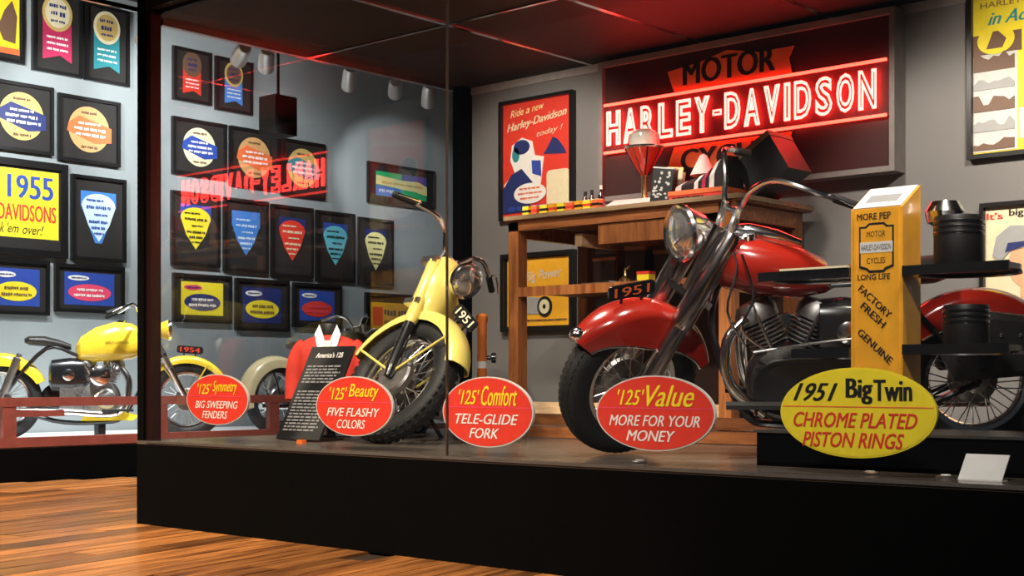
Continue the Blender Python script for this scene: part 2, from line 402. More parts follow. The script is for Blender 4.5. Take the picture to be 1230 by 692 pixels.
def roundel(t, w_, h_, disc, band, ltr=P_WHITE, s=1):
    r = min(w_*.40, h_*.34)
    shape(t, 'disc', ellipse(0, .02*h_, r*1.02, r*1.02), Y1, disc)
    shape(t, 'band', [(-r*1.02, r*.28), (-r*.5, r*.62), (r*1.12, r*.22), (r*1.12, -r*.42), (r*.3, -r*.55), (-r*1.1, -r*.1)], Y2, band)
    lines(t, [(0, r*.30, r*1.1, r*.13), (0, r*.05, r*1.5, r*.16), (.05*r, -r*.2, r*1.5, r*.16)], Y3, ltr, seed=s)
    lines(t, [(0, r*.78, r*.8, r*.14), (0, -r*.74, r*.8, r*.14)], Y2, P_BROWN, seed=s+3)
def shield(t, w_, h_, face, edge, ltr, s=1, full=False):
    a = w_*.31; top = h_*.30; bot = -h_*.27
    def dropshape(k):
        return [(a*k*math.cos(u), top-.30*h_*.5 + .30*h_*.5*k*math.sin(u)) for u in [PI*i/14 for i in range(15)]] + [(-a*k*.62, -h_*.08), (0, bot-(k-1)*.1*h_), (a*k*.62, -h_*.08)]
    if full: shape(t, 'card', [(-a*1.05, top+.02), (a*1.05, top+.02), (a*1.05, top*.5), (a*.2, bot-.015), (-a*.2, bot-.015), (-a*1.05, top*.5)], Y1+.002, edge)
    else: shape(t, 'backing', [(-a*1.0, top+.03), (a*1.05, top+.03), (a*1.05, top*.35), (a*.1, top*.8), (-a*1.0, top*.4)], Y1+.002, edge)
    shape(t, 'shield', dropshape(1.0), Y2, face)
    lines(t, [(-a*.25, top*.72, a*1.0, .03*h_), (0, top*.45, a*1.5, .045*h_), (a*.1, top*.16, a*.8, .03*h_), (0, -top*.12, a*1.2, .04*h_), (0, -top*.36, a*.9, .04*h_), (0, -top*.58, a*.6, .03*h_)], Y3, ltr, seed=s)
def ovalcard(t, w_, h_, card, oval, ltr, s=1, badge=P_WHITE):
    cw, ch = w_*.36, h_*.34
    shape(t, 'card', rect(-cw, -ch, cw, ch), Y1, card)
    shape(t, 'oval', ellipse(.0, -ch*.22, cw*.86, ch*.52), Y2, oval)
    shape(t, 'badge', ellipse(-cw*.45, ch*.66, cw*.42, ch*.16), Y2, badge)
    lines(t, [(0, -ch*.06, cw*1.05, ch*.2), (0, -ch*.4, cw*1.3, ch*.2)], Y3, ltr, seed=s)
    lines(t, [(-cw*.45, ch*.66, cw*.6, ch*.1)], Y3, P_NAVY, seed=s+5)
G1 = None
t, w_, h_ = wall_frame('framed_poster', 'black framed yellow poster with dark figure, cut by the top left corner', 'poster', -25, 27, -30, 74, 'L')
shape(t, 'print', rect(-w_*.4, -h_*.38, w_*.4, h_*.42), Y1, P_YEL); shape(t, 'print_strip', rect(-w_*.4, -h_*.40, w_*.4, -h_*.33), Y2, P_ORNG)
shape(t, 'print_figure', [(w_*.02, -h_*.25), (w_*.3, -h_*.27), (w_*.34, .05*h_), (w_*.22, h_*.22), (w_*.05, h_*.1), (-.1*w_, -.1*h_)], Y2, P_BROWN)
AW = 'framed award ribbons and badges on the far wall'
def aw(kind, label, x0, x1, yt, yb_, *a, **k):
    cat = 'framed award' if kind in (ribbon, roundel, shield) else 'framed sign'
    t, w_, h_ = wall_frame('framed_award' if cat == 'framed award' else 'framed_sign', label, cat, x0, x1, yt, yb_, 'L', group=AW)
    kind(t, w_, h_, *a, **k)
aw(ribbon, 'framed crimson ribbon with cream rosette, leftmost of the ribbon awards', 37, 97, -12, 90, P_CREAM, P_CRIM, s=1)
aw(ribbon, 'framed dark teal ribbon with gold rosette, left of the case corner post', 100, 153, 8, 101, P_GOLD, P_TEAL, P_CREAM, s=2)
aw(roundel, 'framed gold roundel with dark blue band, above the yellow 1955 sign', -14, 62, 100, 183, P_GOLD, P_NAVY, s=3)
aw(roundel, 'framed tan roundel with orange band, outside the glass left of the corner post', 68, 142, 118, 197, P_TAN, P_ORNG, s=4)
aw(shield, 'framed white and blue pointed shield beside the yellow 1955 sign', 84, 149, 213, 314, P_LBLUE, P_MBLUE, P_BLUE, s=5, full=True)
aw(ovalcard, 'framed blue card with yellow oval, under the yellow 1955 sign', -22, 57, 312, 378, P_BLUE, P_YEL, P_BROWN, s=6)
aw(ovalcard, 'framed blue card with pink red oval, left of the corner post', 64, 147, 319, 376, P_BLUE, P_PINK, P_WHITE, s=7)
aw(ribbon, 'framed red ribbon award seen through the case glass, top left', 206, 252, 60, 124, P_BROWN, P_RED, P_BROWN, s=8)
aw(ribbon, 'framed bright blue ribbon award seen through the glass by the spotlights', 257, 301, 72, 136, P_BROWN, P_MBLUE, P_GOLD, s=9)
aw(roundel, 'framed cream roundel with blue band seen through the case glass', 205, 270, 145, 212, P_CREAM, P_BLUE, s=10)
aw(roundel, 'framed orange roundel seen through the glass, middle of three roundels', 274, 333, 156, 226, P_TAN, P_ORNG, s=11)
aw(roundel, 'framed yellow roundel with cyan band, rightmost of the roundels', 336, 388, 170, 237, P_GOLD, P_TEAL, s=12)
aw(shield, 'framed yellow shield nearest the corner post, first of five behind glass', 204, 262, 232, 320, P_YEL, P_BLUE, P_BLK, s=13)
aw(shield, 'framed mid blue shield, second of the five shields behind glass', 267, 320, 240, 327, P_MBLUE, P_MBLUE, P_LBLUE, s=14)
aw(shield, 'framed red shield, third of the five shields behind glass', 324, 374, 248, 333, P_RED, P_NAVY, P_CREAM, s=15)
aw(shield, 'framed light cyan shield, fourth of the five shields behind glass', 378, 424, 255, 338, P_CYAN, P_BLUE, P_BLK, s=16)
aw(shield, 'framed yellow shield below the green and blue sign, last of five', 429, 470, 263, 343, P_PALEY, P_NAVY, P_BLK, s=17)
aw(ovalcard, 'framed yellow card with dark blue oval seen through the glass', 206, 276, 330, 388, P_YEL, P_NAVY, P_WHITE, s=18, badge=P_PINK)
aw(ovalcard, 'framed dark blue card with yellow oval seen through the glass', 281, 345, 336, 398, P_NAVY, P_YEL, P_BROWN, s=19)
aw(ovalcard, 'framed blue card with red oval above the red jacket', 350, 408, 341, 394, P_BLUE, P_RED, P_PINK, s=20)
def widecard(t, w_, h_):
    shape(t, 'card', rect(-w_*.38, -h_*.28, w_*.44, h_*.3), Y1, P_AMBER)
    shape(t, 'red_badge', rect(-w_*.34, -h_*.2, -w_*.14, h_*.2), Y2, P_RED)
    lines(t, [(.14*w_, h_*.08, w_*.5, h_*.16), (.14*w_, -h_*.14, w_*.5, h_*.12)], Y2, P_BROWN, seed=21)
aw(widecard, 'framed amber sign with dark print behind the pale yellow motorcycle', 437, 494, 353, 408)
def greensign(t, w_, h_):
    shape(t, 'green_field', rect(-w_*.38, -h_*.30, w_*.38, h_*.30), Y1, P_GREEN)
    shape(t, 'blue_corner', rect(0, h_*.08, w_*.38, h_*.30), Y1-.002, P_BLUE); shape(t, 'blue_field', rect(-w_*.38, -h_*.30, 0, -h_*.05), Y1-.002, P_MBLUE)
    shape(t, 'yellow_band', [(-w_*.38, -.02*h_), (0, -.08*h_), (w_*.2, -.10*h_), (w_*.38, -.16*h_), (w_*.38, .06*h_), (w_*.25, .16*h_), (0, .14*h_), (-w_*.38, .2*h_)], Y2-.002, P_PALEY)
    lines(t, [(-w_*.2, -h_*.17, w_*.28, h_*.1)], Y2, P_LBLUE, seed=22); lines(t, [(0, .03*h_, w_*.6, h_*.07)], Y3-.002, P_GOLD, seed=23)
aw(greensign, 'framed green, blue and yellow sign high on the wall right of the roundels', 440, 520, 200, 248)
t, w_, h_ = wall_frame('framed_sign', 'black framed yellow sign with big blue 1955 and red lettering', 'framed sign', -75, 79, 189, 306, 'L', fw=.07)
shape(t, 'print', rect(-w_*.43, -h_*.31, w_*.43, h_*.40), Y1, P_YEL)
lettering(t, '1955', w_*.20, h_*.22, w_*.36, h_*.24, Y1-.003, P_BLUE, bold=.02)
lettering(t, 'HARLEY-DAVIDSONS', w_*.005, -h_*.05, w_*.80, h_*.17, Y1-.003, P_RED, bold=.02)
lettering(t, 'look', -w_*.07, -h_*.215, w_*.13, h_*.11, Y1-.003, P_BLK, shear=.4); lettering(t, "'em", w_*.06, -h_*.215, w_*.09, h_*.10, Y1-.003, P_BLK, shear=.4); lettering(t, 'over!', w_*.22, -h_*.22, w_*.17, h_*.10, Y1-.003, P_BLK, shear=.4)

# ================================================================== NEON WALL: posters
t, w_, h_ = wall_frame('framed_poster', 'tall red advertising poster in a black frame left of the neon sign', 'poster', 602, 690, 116, 262, 'B', fw=.022)
shape(t, 'print', rect(-w_*.47, -h_*.48, w_*.47, h_*.48), Y1, P_RED)
lettering(t, 'Ride', -w_*.27, h_*.392, w_*.19, h_*.06, Y1-.003, P_PALEY, shear=.4, rot=.12); lettering(t, 'a', -w_*.12, h_*.395, w_*.055, h_*.04, Y1-.003, P_PALEY, shear=.4, rot=.12); lettering(t, 'new', w_*.02, h_*.407, w_*.17, h_*.04, Y1-.003, P_PALEY, shear=.4, rot=.12)
lettering(t, 'Harley-Davidson', 0, h_*.30, w_*.82, h_*.085, Y1-.003, P_CREAM, shear=.4, bold=.02, rot=.12)
lettering(t, 'today !', w_*.18, h_*.20, w_*.36, h_*.06, Y1-.003, P_CREAM, shear=.4, rot=.12)
shape(t, 'figure_outline', [(-.42*w_, -.32*h_), (-.2*w_, -.30*h_), (.06*w_, -.22*h_), (.1*w_, 0), (-.02*w_, .02*h_), (-.06*w_, .14*h_), (-.2*w_, .18*h_), (-.34*w_, .12*h_), (-.36*w_, 0), (-.3*w_, -.1*h_), (-.45*w_, -.2*h_)], Y2, P_WHITE)
shape(t, 'figure_coat', [(-.46*w_, -.44*h_), (-.1*w_, -.44*h_), (-.05*w_, -.2*h_), (-.2*w_, -.08*h_), (-.34*w_, -.12*h_), (-.46*w_, -.24*h_)], Y3, P_NAVY)
shape(t, 'figure_cap', ellipse(-.2*w_, .1*h_, .11*w_, .06*h_), Y3, P_NAVY); shape(t, 'figure_hair', ellipse(-.28*w_, .04*h_, .05*w_, .06*h_), Y3, P_TEAL)
shape(t, 'figure_book', [(-.05*w_, -.13*h_), (.07*w_, -.16*h_), (.06*w_, -.03*h_), (-.06*w_, -.02*h_)], Y3, P_BLUE)
shape(t, 'small_rider', [(.1*w_, .02*h_), (.4*w_, .0*h_), (.36*w_, .06*h_), (.28*w_, .13*h_), (.22*w_, .15*h_), (.16*w_, .08*h_)], Y2, P_NAVY)
shape(t, 'white_block', rrect(.14*w_, -.46*h_, .44*w_, -.12*h_, .03), Y2, P_CREAM)
shape(t, 'speech_oval', ellipse(-.08*w_, -.29*h_, .22*w_, .085*h_), Y3-.003, P_WHITE)
lines(t, [(-.08*w_, -.25*h_, .28*w_, .02*h_), (-.08*w_, -.29*h_, .32*w_, .02*h_), (-.08*w_, -.33*h_, .26*w_, .02*h_)], Y3-.004, P_ORNG, seed=31)
lines(t, [(-.1*w_, -.41*h_, .55*w_, .045*h_)], Y3-.004, P_BLUE, seed=32)
t, w_, h_ = wall_frame('framed_poster', 'yellow poster of a car wheel in black frame behind the workbench', 'poster', 604, 691, 303, 398, 'B', fw=.03)
shape(t, 'print', rect(-w_*.43, -h_*.43, w_*.43, h_*.43), Y1, P_AMBER)
lettering(t, 'Big Power', .08*w_, h_*.20, w_*.5, h_*.16, Y1-.003, P_LGREY, shear=.4, rot=.08)
shape(t, 'grey_engine', [(-.2*w_, -.28*h_), (.06*w_, -.28*h_), (.06*w_, -.08*h_), (-.2*w_, -.05*h_)], Y2, P_GREY)
shape(t, 'wheel', ellipse(.1*w_, -.19*h_, .1*w_, .13*h_), Y3, P_BLK); shape(t, 'wheel_hub', ellipse(.1*w_, -.19*h_, .07*w_, .09*h_), Y3-.002, P_CREAM); shape(t, 'wheel_centre', ellipse(.1*w_, -.19*h_, .02*w_, .03*h_), Y3-.004, P_BLK)
lines(t, [(.05*w_, -.36*h_, .7*w_, .03*h_), (.1*w_, .05*h_, .6*w_, .05*h_)], Y2, P_BROWN, seed=33)
t, w_, h_ = wall_frame('framed_poster', 'large yellow poster with old photographs in a black frame, top right', 'poster', 1164, 1330, -22, 184, 'B', fw=.024)
shape(t, 'print', rect(-w_*.475, -h_*.48, w_*.475, h_*.48), Y1, P_YEL)
lettering(t, 'HARLEY-DAVIDSON', -.02*w_, h_*.415, w_*.78, h_*.035, Y1-.003, P_BROWN)
lettering(t, 'in Action', -.10*w_, h_*.33, w_*.5, h_*.075, Y1-.003, P_TEAL, shear=.4, bold=.02)
shape(t, 'photo_strip', rect(-w_*.47, -h_*.46, -w_*.13, h_*.2), Y2, P_LGREY)
for k, (z0, z1, m_) in enumerate(((.02, .15, P_BROWN), (-.09, -.02, P_GREY), (-.22, -.12, P_BROWN), (-.34, -.25, P_GREY), (-.45, -.38, P_BROWN))):
    rd = random.Random(k)
    pts = [(-w_*.46, z0*h_)] + [(-w_*(.46-.31*i/8), h_*(z0+(z1-z0)*rd.uniform(.35, 1))) for i in range(9)] + [(-w_*.15, z0*h_)]
    shape(t, 'photo_subject', pts, Y3, m_)
shape(t, 'photo_block', rect(-w_*.12, -h_*.40, w_*.46, -h_*.22), Y2, P_LGREY); shape(t, 'photo_subject', [(-.08*w_, -.36*h_), (.4*w_, -.36*h_), (.3*w_, -.26*h_), (0, -.28*h_)], Y3, P_GREY)
shape(t, 'roundel_band', rect(-w_*.47, h_*.12, -w_*.1, h_*.24), Y2-.001, P_BROWN)  # dark brown printed band behind the yellow roundel
shape(t, 'roundel', ellipse(-w_*.29, h_*.20, w_*.14, h_*.085), Y3, P_YEL); shape(t, 'roundel_rider', [(-.36*w_, .15*h_), (-.24*w_, .15*h_), (-.21*w_, .2*h_), (-.27*w_, .25*h_), (-.31*w_, .25*h_)], Y3-.003, P_BROWN)
t, w_, h_ = wall_frame('framed_poster', 'poster of a cartoon man in a grey cap, right of the black cylinder', 'poster', 1179, 1300, 240, 402, 'B', fw=.022)
shape(t, 'print', rect(-w_*.47, -h_*.48, w_*.47, h_*.48), Y1, P_CREAM)
lettering(t, "It's", -.36*w_, h_*.40, w_*.16, h_*.05, Y1-.003, P_RED, bold=.02); lettering(t, 'big when', 0.02*w_, h_*.41, w_*.46, h_*.065, Y1-.003, P_BLK, bold=.02)
shape(t, 'figure_face', ellipse(-.05*w_, .03*h_, .17*w_, .17*h_), Y2, P_SKIN); shape(t, 'figure_neck', rect(-.1*w_, -.22*h_, .05*w_, -.05*h_), Y2+.001, P_SKIN)
shape(t, 'figure_cap', [(-.38*w_, .1*h_), (-.34*w_, .24*h_), (-.2*w_, .32*h_), (.05*w_, .31*h_), (.14*w_, .22*h_), (.0*w_, .16*h_), (-.2*w_, .13*h_), (-.3*w_, .05*h_)], Y3, P_GREY)
shape(t, 'figure_hair', [(-.25*w_, .12*h_), (0, .17*h_), (.02*w_, .2*h_), (-.22*w_, .19*h_)], Y3-.002, P_NAVY)
shape(t, 'figure_tie', [(.1*w_, -.1*h_), (.25*w_, 0), (.25*w_, -.14*h_)], Y3, P_RED); shape(t, 'figure_coat', [(-.4*w_, -.48*h_), (.4*w_, -.48*h_), (.2*w_, -.26*h_), (-.2*w_, -.28*h_)], Y3, P_ORNG)

# ------------------------------------------------------------------ neon sign
SY = WY - .10
sg = thing('neon_sign', 'large red neon sign reading motor Harley-Davidson cycles in a shadow box', 'neon sign', (0, SY, 0))
SD = mat('sign_panel', (.045, .008, .007), .45, var=.15, vscale=6); SB = mat('sign_band', (.04, .004, .003), .7, var=.1)
SO = mat('sign_orange', (.92, .24, .07), .45, var=.08, vscale=10); SFR = mat('sign_box_wood', (.22, .19, .18), .55, var=.1)
NEON = mat('neon_tube', (.9, .3, .25), .3, emit=24.0, ecol=(1, .042, .034), var=0); NEONL = mat('neon_line', (.9, .2, .15), .3, emit=7, ecol=(1, .05, .03), var=0)
sx0, sx1 = on_y(727, 100, SY).x, on_y(1071, 100, SY).x; sz0, sz1 = 1.93, 2.735
MB().bbox((sx0, .0, sz0), (sx1, .05, sz1)).build('panel', SD, sg, False)
fx0, fx1, fz0, fz1 = sx0-.035, sx1+.03, sz0-.03, sz1+.035
for nm, a, b in (('box_side', (fx0, -.03, fz0), (sx0, .099, fz1)), ('box_side', (sx1, -.03, fz0), (fx1, .099, fz1)), ('box_side', (sx0, -.03, sz1), (sx1, .099, fz1)), ('box_side', (sx0, -.03, fz0), (sx1, .099, sz0))):
    MB().bbox(a, b).build(nm, SFR, sg, False)
zt, zb = 2.495, 2.20
MB().bbox((sx0+.01, -.012, zb), (sx1-.01, 0, zt)).build('band', SB, sg, False)
for z in (zt, zb): MB().tube([(sx0+.015, -.03, z), (sx1-.015, -.03, z)], .009, 8).build('neon_line', NEONL, sg)
def sp(px, py): p = on_y(px, py, SY); return (p.x, p.z)
top = [sp(809, 116), sp(804, 99), sp(801, 87), sp(840, 75), sp(875, 59), sp(915, 62), sp(958, 54), sp(951, 69), sp(955, 87)]
top[0] = (top[0][0], zt+.01); top[-1] = (top[-1][0], zt+.01)
zc = (zt+zb)/2; xc = (top[0][0]+top[-1][0])/2
bot = [(x, 2*zc-z) for x, z in top]
for sh, nm in ((top, 'upper_shield'), (bot, 'lower_shield')):
    cxm = sum(p[0] for p in sh)/len(sh); czm = sum(p[1] for p in sh)/len(sh)
    MB().prism(sh, -.006, 0).build('shield_outline', P_BLK, sg, False)
    ins = [(cxm+(x-cxm)*.965, czm+(z-czm)*.93) for x, z in sh]
    MB().prism(ins, -.014, -.006).build(nm, SO, sg, False)
a = on_y(823, 95, SY).x; b = on_y(932, 80, SY).x
lettering(sg, 'MOTOR', (a+b)/2, zt+.115, (b-a), .14, -.016, P_BLK, bold=.03)
lettering(sg, 'CYCLES', (a+b)/2, zb-.105, (b-a)*1.05, .13, -.016, P_BLK, bold=.03)
word = 'HARLEY-DAVIDSON'; wt = {'I': .5, '-': .6}; tot = sum(wt.get(c, 1) for c in word); x = on_y(731, 150, SY).x; span = on_y(1059, 100, SY).x - x
for ch in word:
    cw = span*wt.get(ch, 1)/tot; hh = .215; zz = zc
    if ch == '-': hh = .035
    mb = text_mb(ch, x+cw/2, zz, cw*(.80 if ch != 'I' else .6), hh, -.035, bevel=.034, bold=.02)
    link('neon_letter', flat_mesh(mb, 'neon_letter', NEON), sg); x += cw

# ================================================================== MOTORCYCLES
def cube_ring(x, hw, zb_, zt_, p=2.6, n=20, yc=0):
    r = []
    for k in range(n):
        a = 2*PI*k/n; c, s_ = math.cos(a), math.sin(a)
        r.append((x, yc + hw*math.copysign(abs(c)**(2/p), c), (zb_+zt_)/2 + (zt_-zb_)/2*math.copysign(abs(s_)**(2/p), s_)))
    return r
def fender_mb(c, Rf, a0, a1, hw, skirt, n=26, flare=0., thick=.004, prof=None):
    """swept U section round an axle; skirt(t) gives side depth"""
    mb = MB(); rings = []
    for i in range(n+1):
        t = i/n; a = math.radians(a0+(a1-a0)*t); dirv = Vector((math.cos(a), 0, math.sin(a)))
        sk = skirt(t); k = 1.0
        if prof: k = prof(t)
        out = []
        for s_ in [j/6-1 for j in range(13)]:
            y = hw*k*math.sin(s_*PI/2); crown = .55*hw*(math.cos(s_*PI/2))
            out.append((y, Rf + crown - .55*hw))
        full = [(-hw*k*(1+flare), Rf-.55*hw-sk)] + out + [(hw*k*(1+flare), Rf-.55*hw-sk)]
        inn = [(y*(1-thick/hw*1.5), r-thick) for y, r in full]
        inn[0] = (inn[0][0], full[0][1]); inn[-1] = (inn[-1][0], full[-1][1])
        ring = [Vector(c) + dirv*r + Vector((0, y, 0)) for y, r in full + inn[::-1]]
        rings.append(ring)
    return mb.loft(rings)
def fender_edge(c, Rf, a0, a1, hw, skirt, side, n=26, flare=0., prof=None):
    pts = []
    for i in range(n+1):
        t = i/n; a = math.radians(a0+(a1-a0)*t); k = prof(t) if prof else 1
        pts.append(Vector(c) + Vector((math.cos(a), 0, math.sin(a)))*(Rf-.55*hw-skirt(t)) + Vector((0, side*hw*k*(1+flare), 0)))
    return pts
def wheel_parts(root, name, c, R, t, M=None, knobs=False, rim=CHROME, tw=1.0, brake=True):
    c = Vector(c); M = M or Matrix.Identity(4); cw = t*tw
    rm = MB().lathe([(R-2*t+.012, -cw*.62), (R-2*t+.016, -cw*.68), (R-2*t-.004, -cw*.6), (R-2*t-.016, -cw*.25), (R-2*t-.016, cw*.25), (R-2*t-.004, cw*.6), (R-2*t+.016, cw*.68), (R-2*t+.012, cw*.62)], c, (0, 1, 0), 44, closed=True).apply(M)
    p = rm.build(name, rim, root)
    prof = []
    for k in range(14):
        a = 2*PI*k/14; cc_, ss = math.cos(a), math.sin(a)
        prof.append((R-t + t*math.copysign(abs(cc_)**.8, cc_), cw*math.copysign(abs(ss)**.85, ss)))
    tr = MB().lathe(prof, c, (0, 1, 0), 56, closed=True)
    nk = 46 if knobs else 60
    for k in range(nk):
        a = 2*PI*k/nk
        for yy in ((-.62, -.0, .62) if knobs else (-.5, 0, .5)):
            aa = a + (PI/nk if yy == 0 else 0); rr = R-(.004 if yy == 0 else .012)
            q = Matrix.Rotation(-aa, 3, 'Y')
            tr.box(c + Vector((math.cos(aa)*rr, yy*cw, math.sin(aa)*rr)), (.012 if knobs else .008, cw*.42 if knobs else cw*.3, .026 if knobs else .02), q)
    tr.apply(M).build('tire', RUBBER, p)
    sp_ = MB(); rh = .045; ro = R-2*t-.006
    for k in range(36):
        a = 2*PI*k/36; s_ = 1 if k % 2 else -1; off = (.45 if (k//2) % 2 else -.45)
        sp_.tube([c + Vector((math.cos(a+off)*rh, s_*.045, math.sin(a+off)*rh)), c + Vector((math.cos(a)*ro, s_*.006, math.sin(a)*ro))], .0028, 4)
    o = sp_.apply(M).build('spokes', ALU, p); o['kind'] = 'stuff'
    MB().lathe([(.012, -.10), (.012, -.07), (.05, -.055), (.05, -.045), (.026, -.03), (.026, .03), (.05, .045), (.05, .055), (.012, .07), (.012, .10)], c, (0, 1, 0), 24).apply(M).build('hub', ALU, p)
    if brake:
        MB().lathe([(.02, -.075), (.095, -.07), (.105, -.06), (.105, -.03), (.09, -.02), (.02, -.02)], c, (0, 1, 0), 28).apply(M).build('brake_drum', STEEL, p)
    return p
def arc_text(root, body, c, w_, h_, M, m, parent, side):
    mb = text_mb(body, 0, 0, w_, h_, 0, bold=.01)
    R_ = Matrix.Rotation(PI, 4, 'Z') if side > 0 else Matrix.Identity(4)
    mb.apply(M @ Matrix.Translation(Vector(c) + Vector((0, side*.006, 0))) @ R_)
    link('plate_numerals', flat_mesh(mb, 'plate_numerals', m), parent)
def moto(name, label, loc, heading, lean, P):
    root = thing(name, label, 'motorcycle', loc, (math.radians(lean), 0, heading), P.get('group'))
    R, t, L = P['R'], P['t'], P['L']; rake = math.radians(P['rake']); paint = P['paint']
    ra = Vector((0, 0, R)); fa = Vector((L, 0, R)); up = Vector((-math.sin(rake), 0, math.cos(rake))); fw = Vector((math.cos(rake), 0, math.sin(rake)))
    off = P.get('offset', .07)
    base = fa - fw*off; S = Matrix.Translation(base) @ Matrix.Rotation(math.radians(P['steer']), 4, up) @ Matrix.Translation(-base)
    sp0 = P.get('scale_bar', 1)
    # --- front end, turned with the steering
    wheel_parts(root, 'front_wheel', fa, R, t, S, P.get('knobs'))
    f = P['ff']
    fe = fender_mb(fa, f['R'], f['a0'], f['a1'], f['hw'], f['skirt'], flare=f.get('flare', 0), prof=f.get('prof')).apply(S).build('front_fender', f.get('paint', paint), root)
    if f.get('trim'):
        for sd in (-1, 1): MB().tube(fender_edge(fa, f['R'], f['a0'], f['a1'], f['hw'], f['skirt'], sd, flare=f.get('flare', 0), prof=f.get('prof')), .006, 6).apply(S).build('fender_trim', CHROME, fe)
        a = math.radians(f['a0']+4); p = fa + Vector((math.cos(a), 0, math.sin(a)))*(f['R']-.01)
        MB().lathe([(0, .03), (.02, .026), (.034, .012), (.038, -.01), (.03, -.03)], p, (math.cos(a+.3), 0, math.sin(a+.3)), 16).apply(S).build('fender_tip', CHROME, fe)
    for sd in (-1, 1):
        mb = MB()
        for aa in f.get('braces', ()):
            a = math.radians(aa); rr = f['R']-.55*f['hw']-.01
            mb.tube([fa + Vector((0, sd*.085, 0)), fa + Vector((math.cos(a)*rr, sd*f['hw']*1.02, math.sin(a)*rr))], .007, 6)
        if mb.v: mb.apply(S).build('fender_brace', f.get('brace', paint), fe)
    fk = P['fork']; y = fk['y']; H = fk['len']
    for sd in (-1, 1):
        q = lambda s_: fa + up*s_ + Vector((0, sd*y, 0)) + fw*fk.get('fwd', 0)
        g = MB().tube([q(-.03), q(.02), q(.03), q(H*.45)], [.02, .034*fk['r'], .036*fk['r'], .033*fk['r']], 12).apply(S).build('fork_leg', fk['m1'], root)
        MB().tube([q(H*.42), q(H*.45), q(H*.97), q(H)], [.034*fk['r'], .042*fk['r'], .044*fk['r'], .036*fk['r']], 12).apply(S).build('fork_cover', fk['m2'], g)
    mb = MB()
    for s_, th in ((H*.98, .035), (H*.60, .03)):
        c_ = fa + up*s_; mb.box(c_ - fw*.02, (.10, y*2+.07, th), Matrix.Rotation(-rake, 3, 'Y'))
    mb.tube([fa - fw*off + up*(H*.56), fa - fw*off + up*(H*1.03)], .03, 12).apply(S).build('triple_clamp', fk.get('clamp', CHROME), root)
    hd = P['head']; hc = fa + up*hd['s'] + fw*hd['f']; ax = (fw*.94 - Vector((0, 0, .42))).normalized(); r_ = hd['r']
    b = MB().lathe([(0, -r_*1.25), (r_*.35, -r_*1.15), (r_*.72, -r_*.7), (r_*.95, -r_*.1), (r_*1.0, 0), (r_*.97, .01)], hc, ax, 28).apply(S).build('headlight', hd['m'], root)
    MB().lathe([(r_*.9, .0), (r_*1.03, .0), (r_*1.06, .012), (r_*1.0, .026), (r_*.9, .02)], hc, ax, 28, closed=True).apply(S).build('headlight_rim', CHROME, b)
    MB().lathe([(r_*.92, .010), (r_*.7, .028), (r_*.35, .038), (0, .042)], hc, ax, 24).apply(S).build('headlight_lens', LENS, b)
    if P.get('nacelle'):
        rings = []
        for s_, hw, dp in ((H*.52, y*.8, .05), (H*.66, y*1.15, .085), (H*.82, y*1.2, .09), (H*.98, y*1.1, .08), (H*1.06, y*.7, .05)):
            c_ = fa + up*s_ + fw*.005; rings.append([c_ + Vector((0, 1, 0))*(hw*math.cos(k*PI/9)) + fw*(dp*math.sin(k*PI/9)) for k in range(18)])
        MB().loft(rings).apply(S).build('headlight_nacelle', paint, root)
    if P.get('nac'):
        for sd in (-1, 1):
            c0 = fa + up*(H*.62) + Vector((0, sd*y*.62, 0)); c1 = fa + up*(H*1.0) + Vector((0, sd*y*.95, 0))
            MB().loft([[c0 + fw*(.05+.012), c0 + fw*.05, c0 - fw*.03, c0 - fw*.03 + Vector((0, sd*.006, 0)), c0 + fw*.05 + Vector((0, sd*.01, 0))], [c1 + fw*(.10+.012), c1 + fw*.10, c1 - fw*.03, c1 - fw*.03 + Vector((0, sd*.006, 0)), c1 + fw*.10 + Vector((0, sd*.01, 0))]]).apply(S).build('headlight_bracket', CHROME, root)
    hb = P['bar']; pc = fa + up*(H*1.03) - fw*.02
    pts = []
    for (bx, by, bz) in hb['pts']: pts.append(pc + Vector((bx, by, bz)))
    full = [Vector((p.x, -p.y, p.z)) for p in pts[::-1]] + pts
    bar = MB().tube(smooth(full), .0125, 8).apply(S).build('handlebar', CHROME, root)
    for arr in (pts, [Vector((p.x, -p.y, p.z)) for p in pts]):
        e = arr[-1]; d = (arr[-1]-arr[-2]).normalized()
        MB().tube([e - d*.12, e - d*.115, e+d*.005, e + d*.012], [.014, .018, .019, .013], 10).apply(S).build('grip', hb.get('grip', RUBBER), bar)
        lev = [e - d*.13, e - d*.10 + fw*.05, e + d*.02 + fw*.06 - Vector((0, 0, .015))]
        MB().tube(smooth(lev), .005, 6).apply(S).build('lever', CHROME, bar)
    for sd in (-1, 1):
        MB().tube([pc + Vector((0, sd*.05, -.03)), pc + Vector((hb['pts'][0][0], sd*.05, hb['pts'][0][2]+.01))], .016, 8).apply(S).build('riser', CHROME, bar)
    if P.get('plate'):
        a = math.radians(P['plate_a']); rr = f['R']+.05; c_ = fa + Vector((math.cos(a), 0, math.sin(a)))*rr
        Rm = S @ Matrix.Translation(c_) @ Matrix.Rotation(-(a-PI/2), 4, 'Y')
        pw2, ph = .115, .033
        pp = MB().prism(rrect(-pw2, -ph, pw2, ph, .022), -.005, .005); pp.box((-.05, 0, -ph-.012), (.012, .006, .03)); pp.box((.05, 0, -ph-.012), (.012, .006, .03))
        po = pp.apply(Rm).build('number_plate', BLKMET, root, False)
        for sd in (-1, 1): arc_text(root, P['plate'], (0, 0, 0), .17, .043, Rm, P.get('plate_m', P_ORNG), po, sd)
    # --- rear end
    wheel_parts(root, 'rear_wheel', ra, R, t, None, P.get('knobs'))
    g = P['rf']
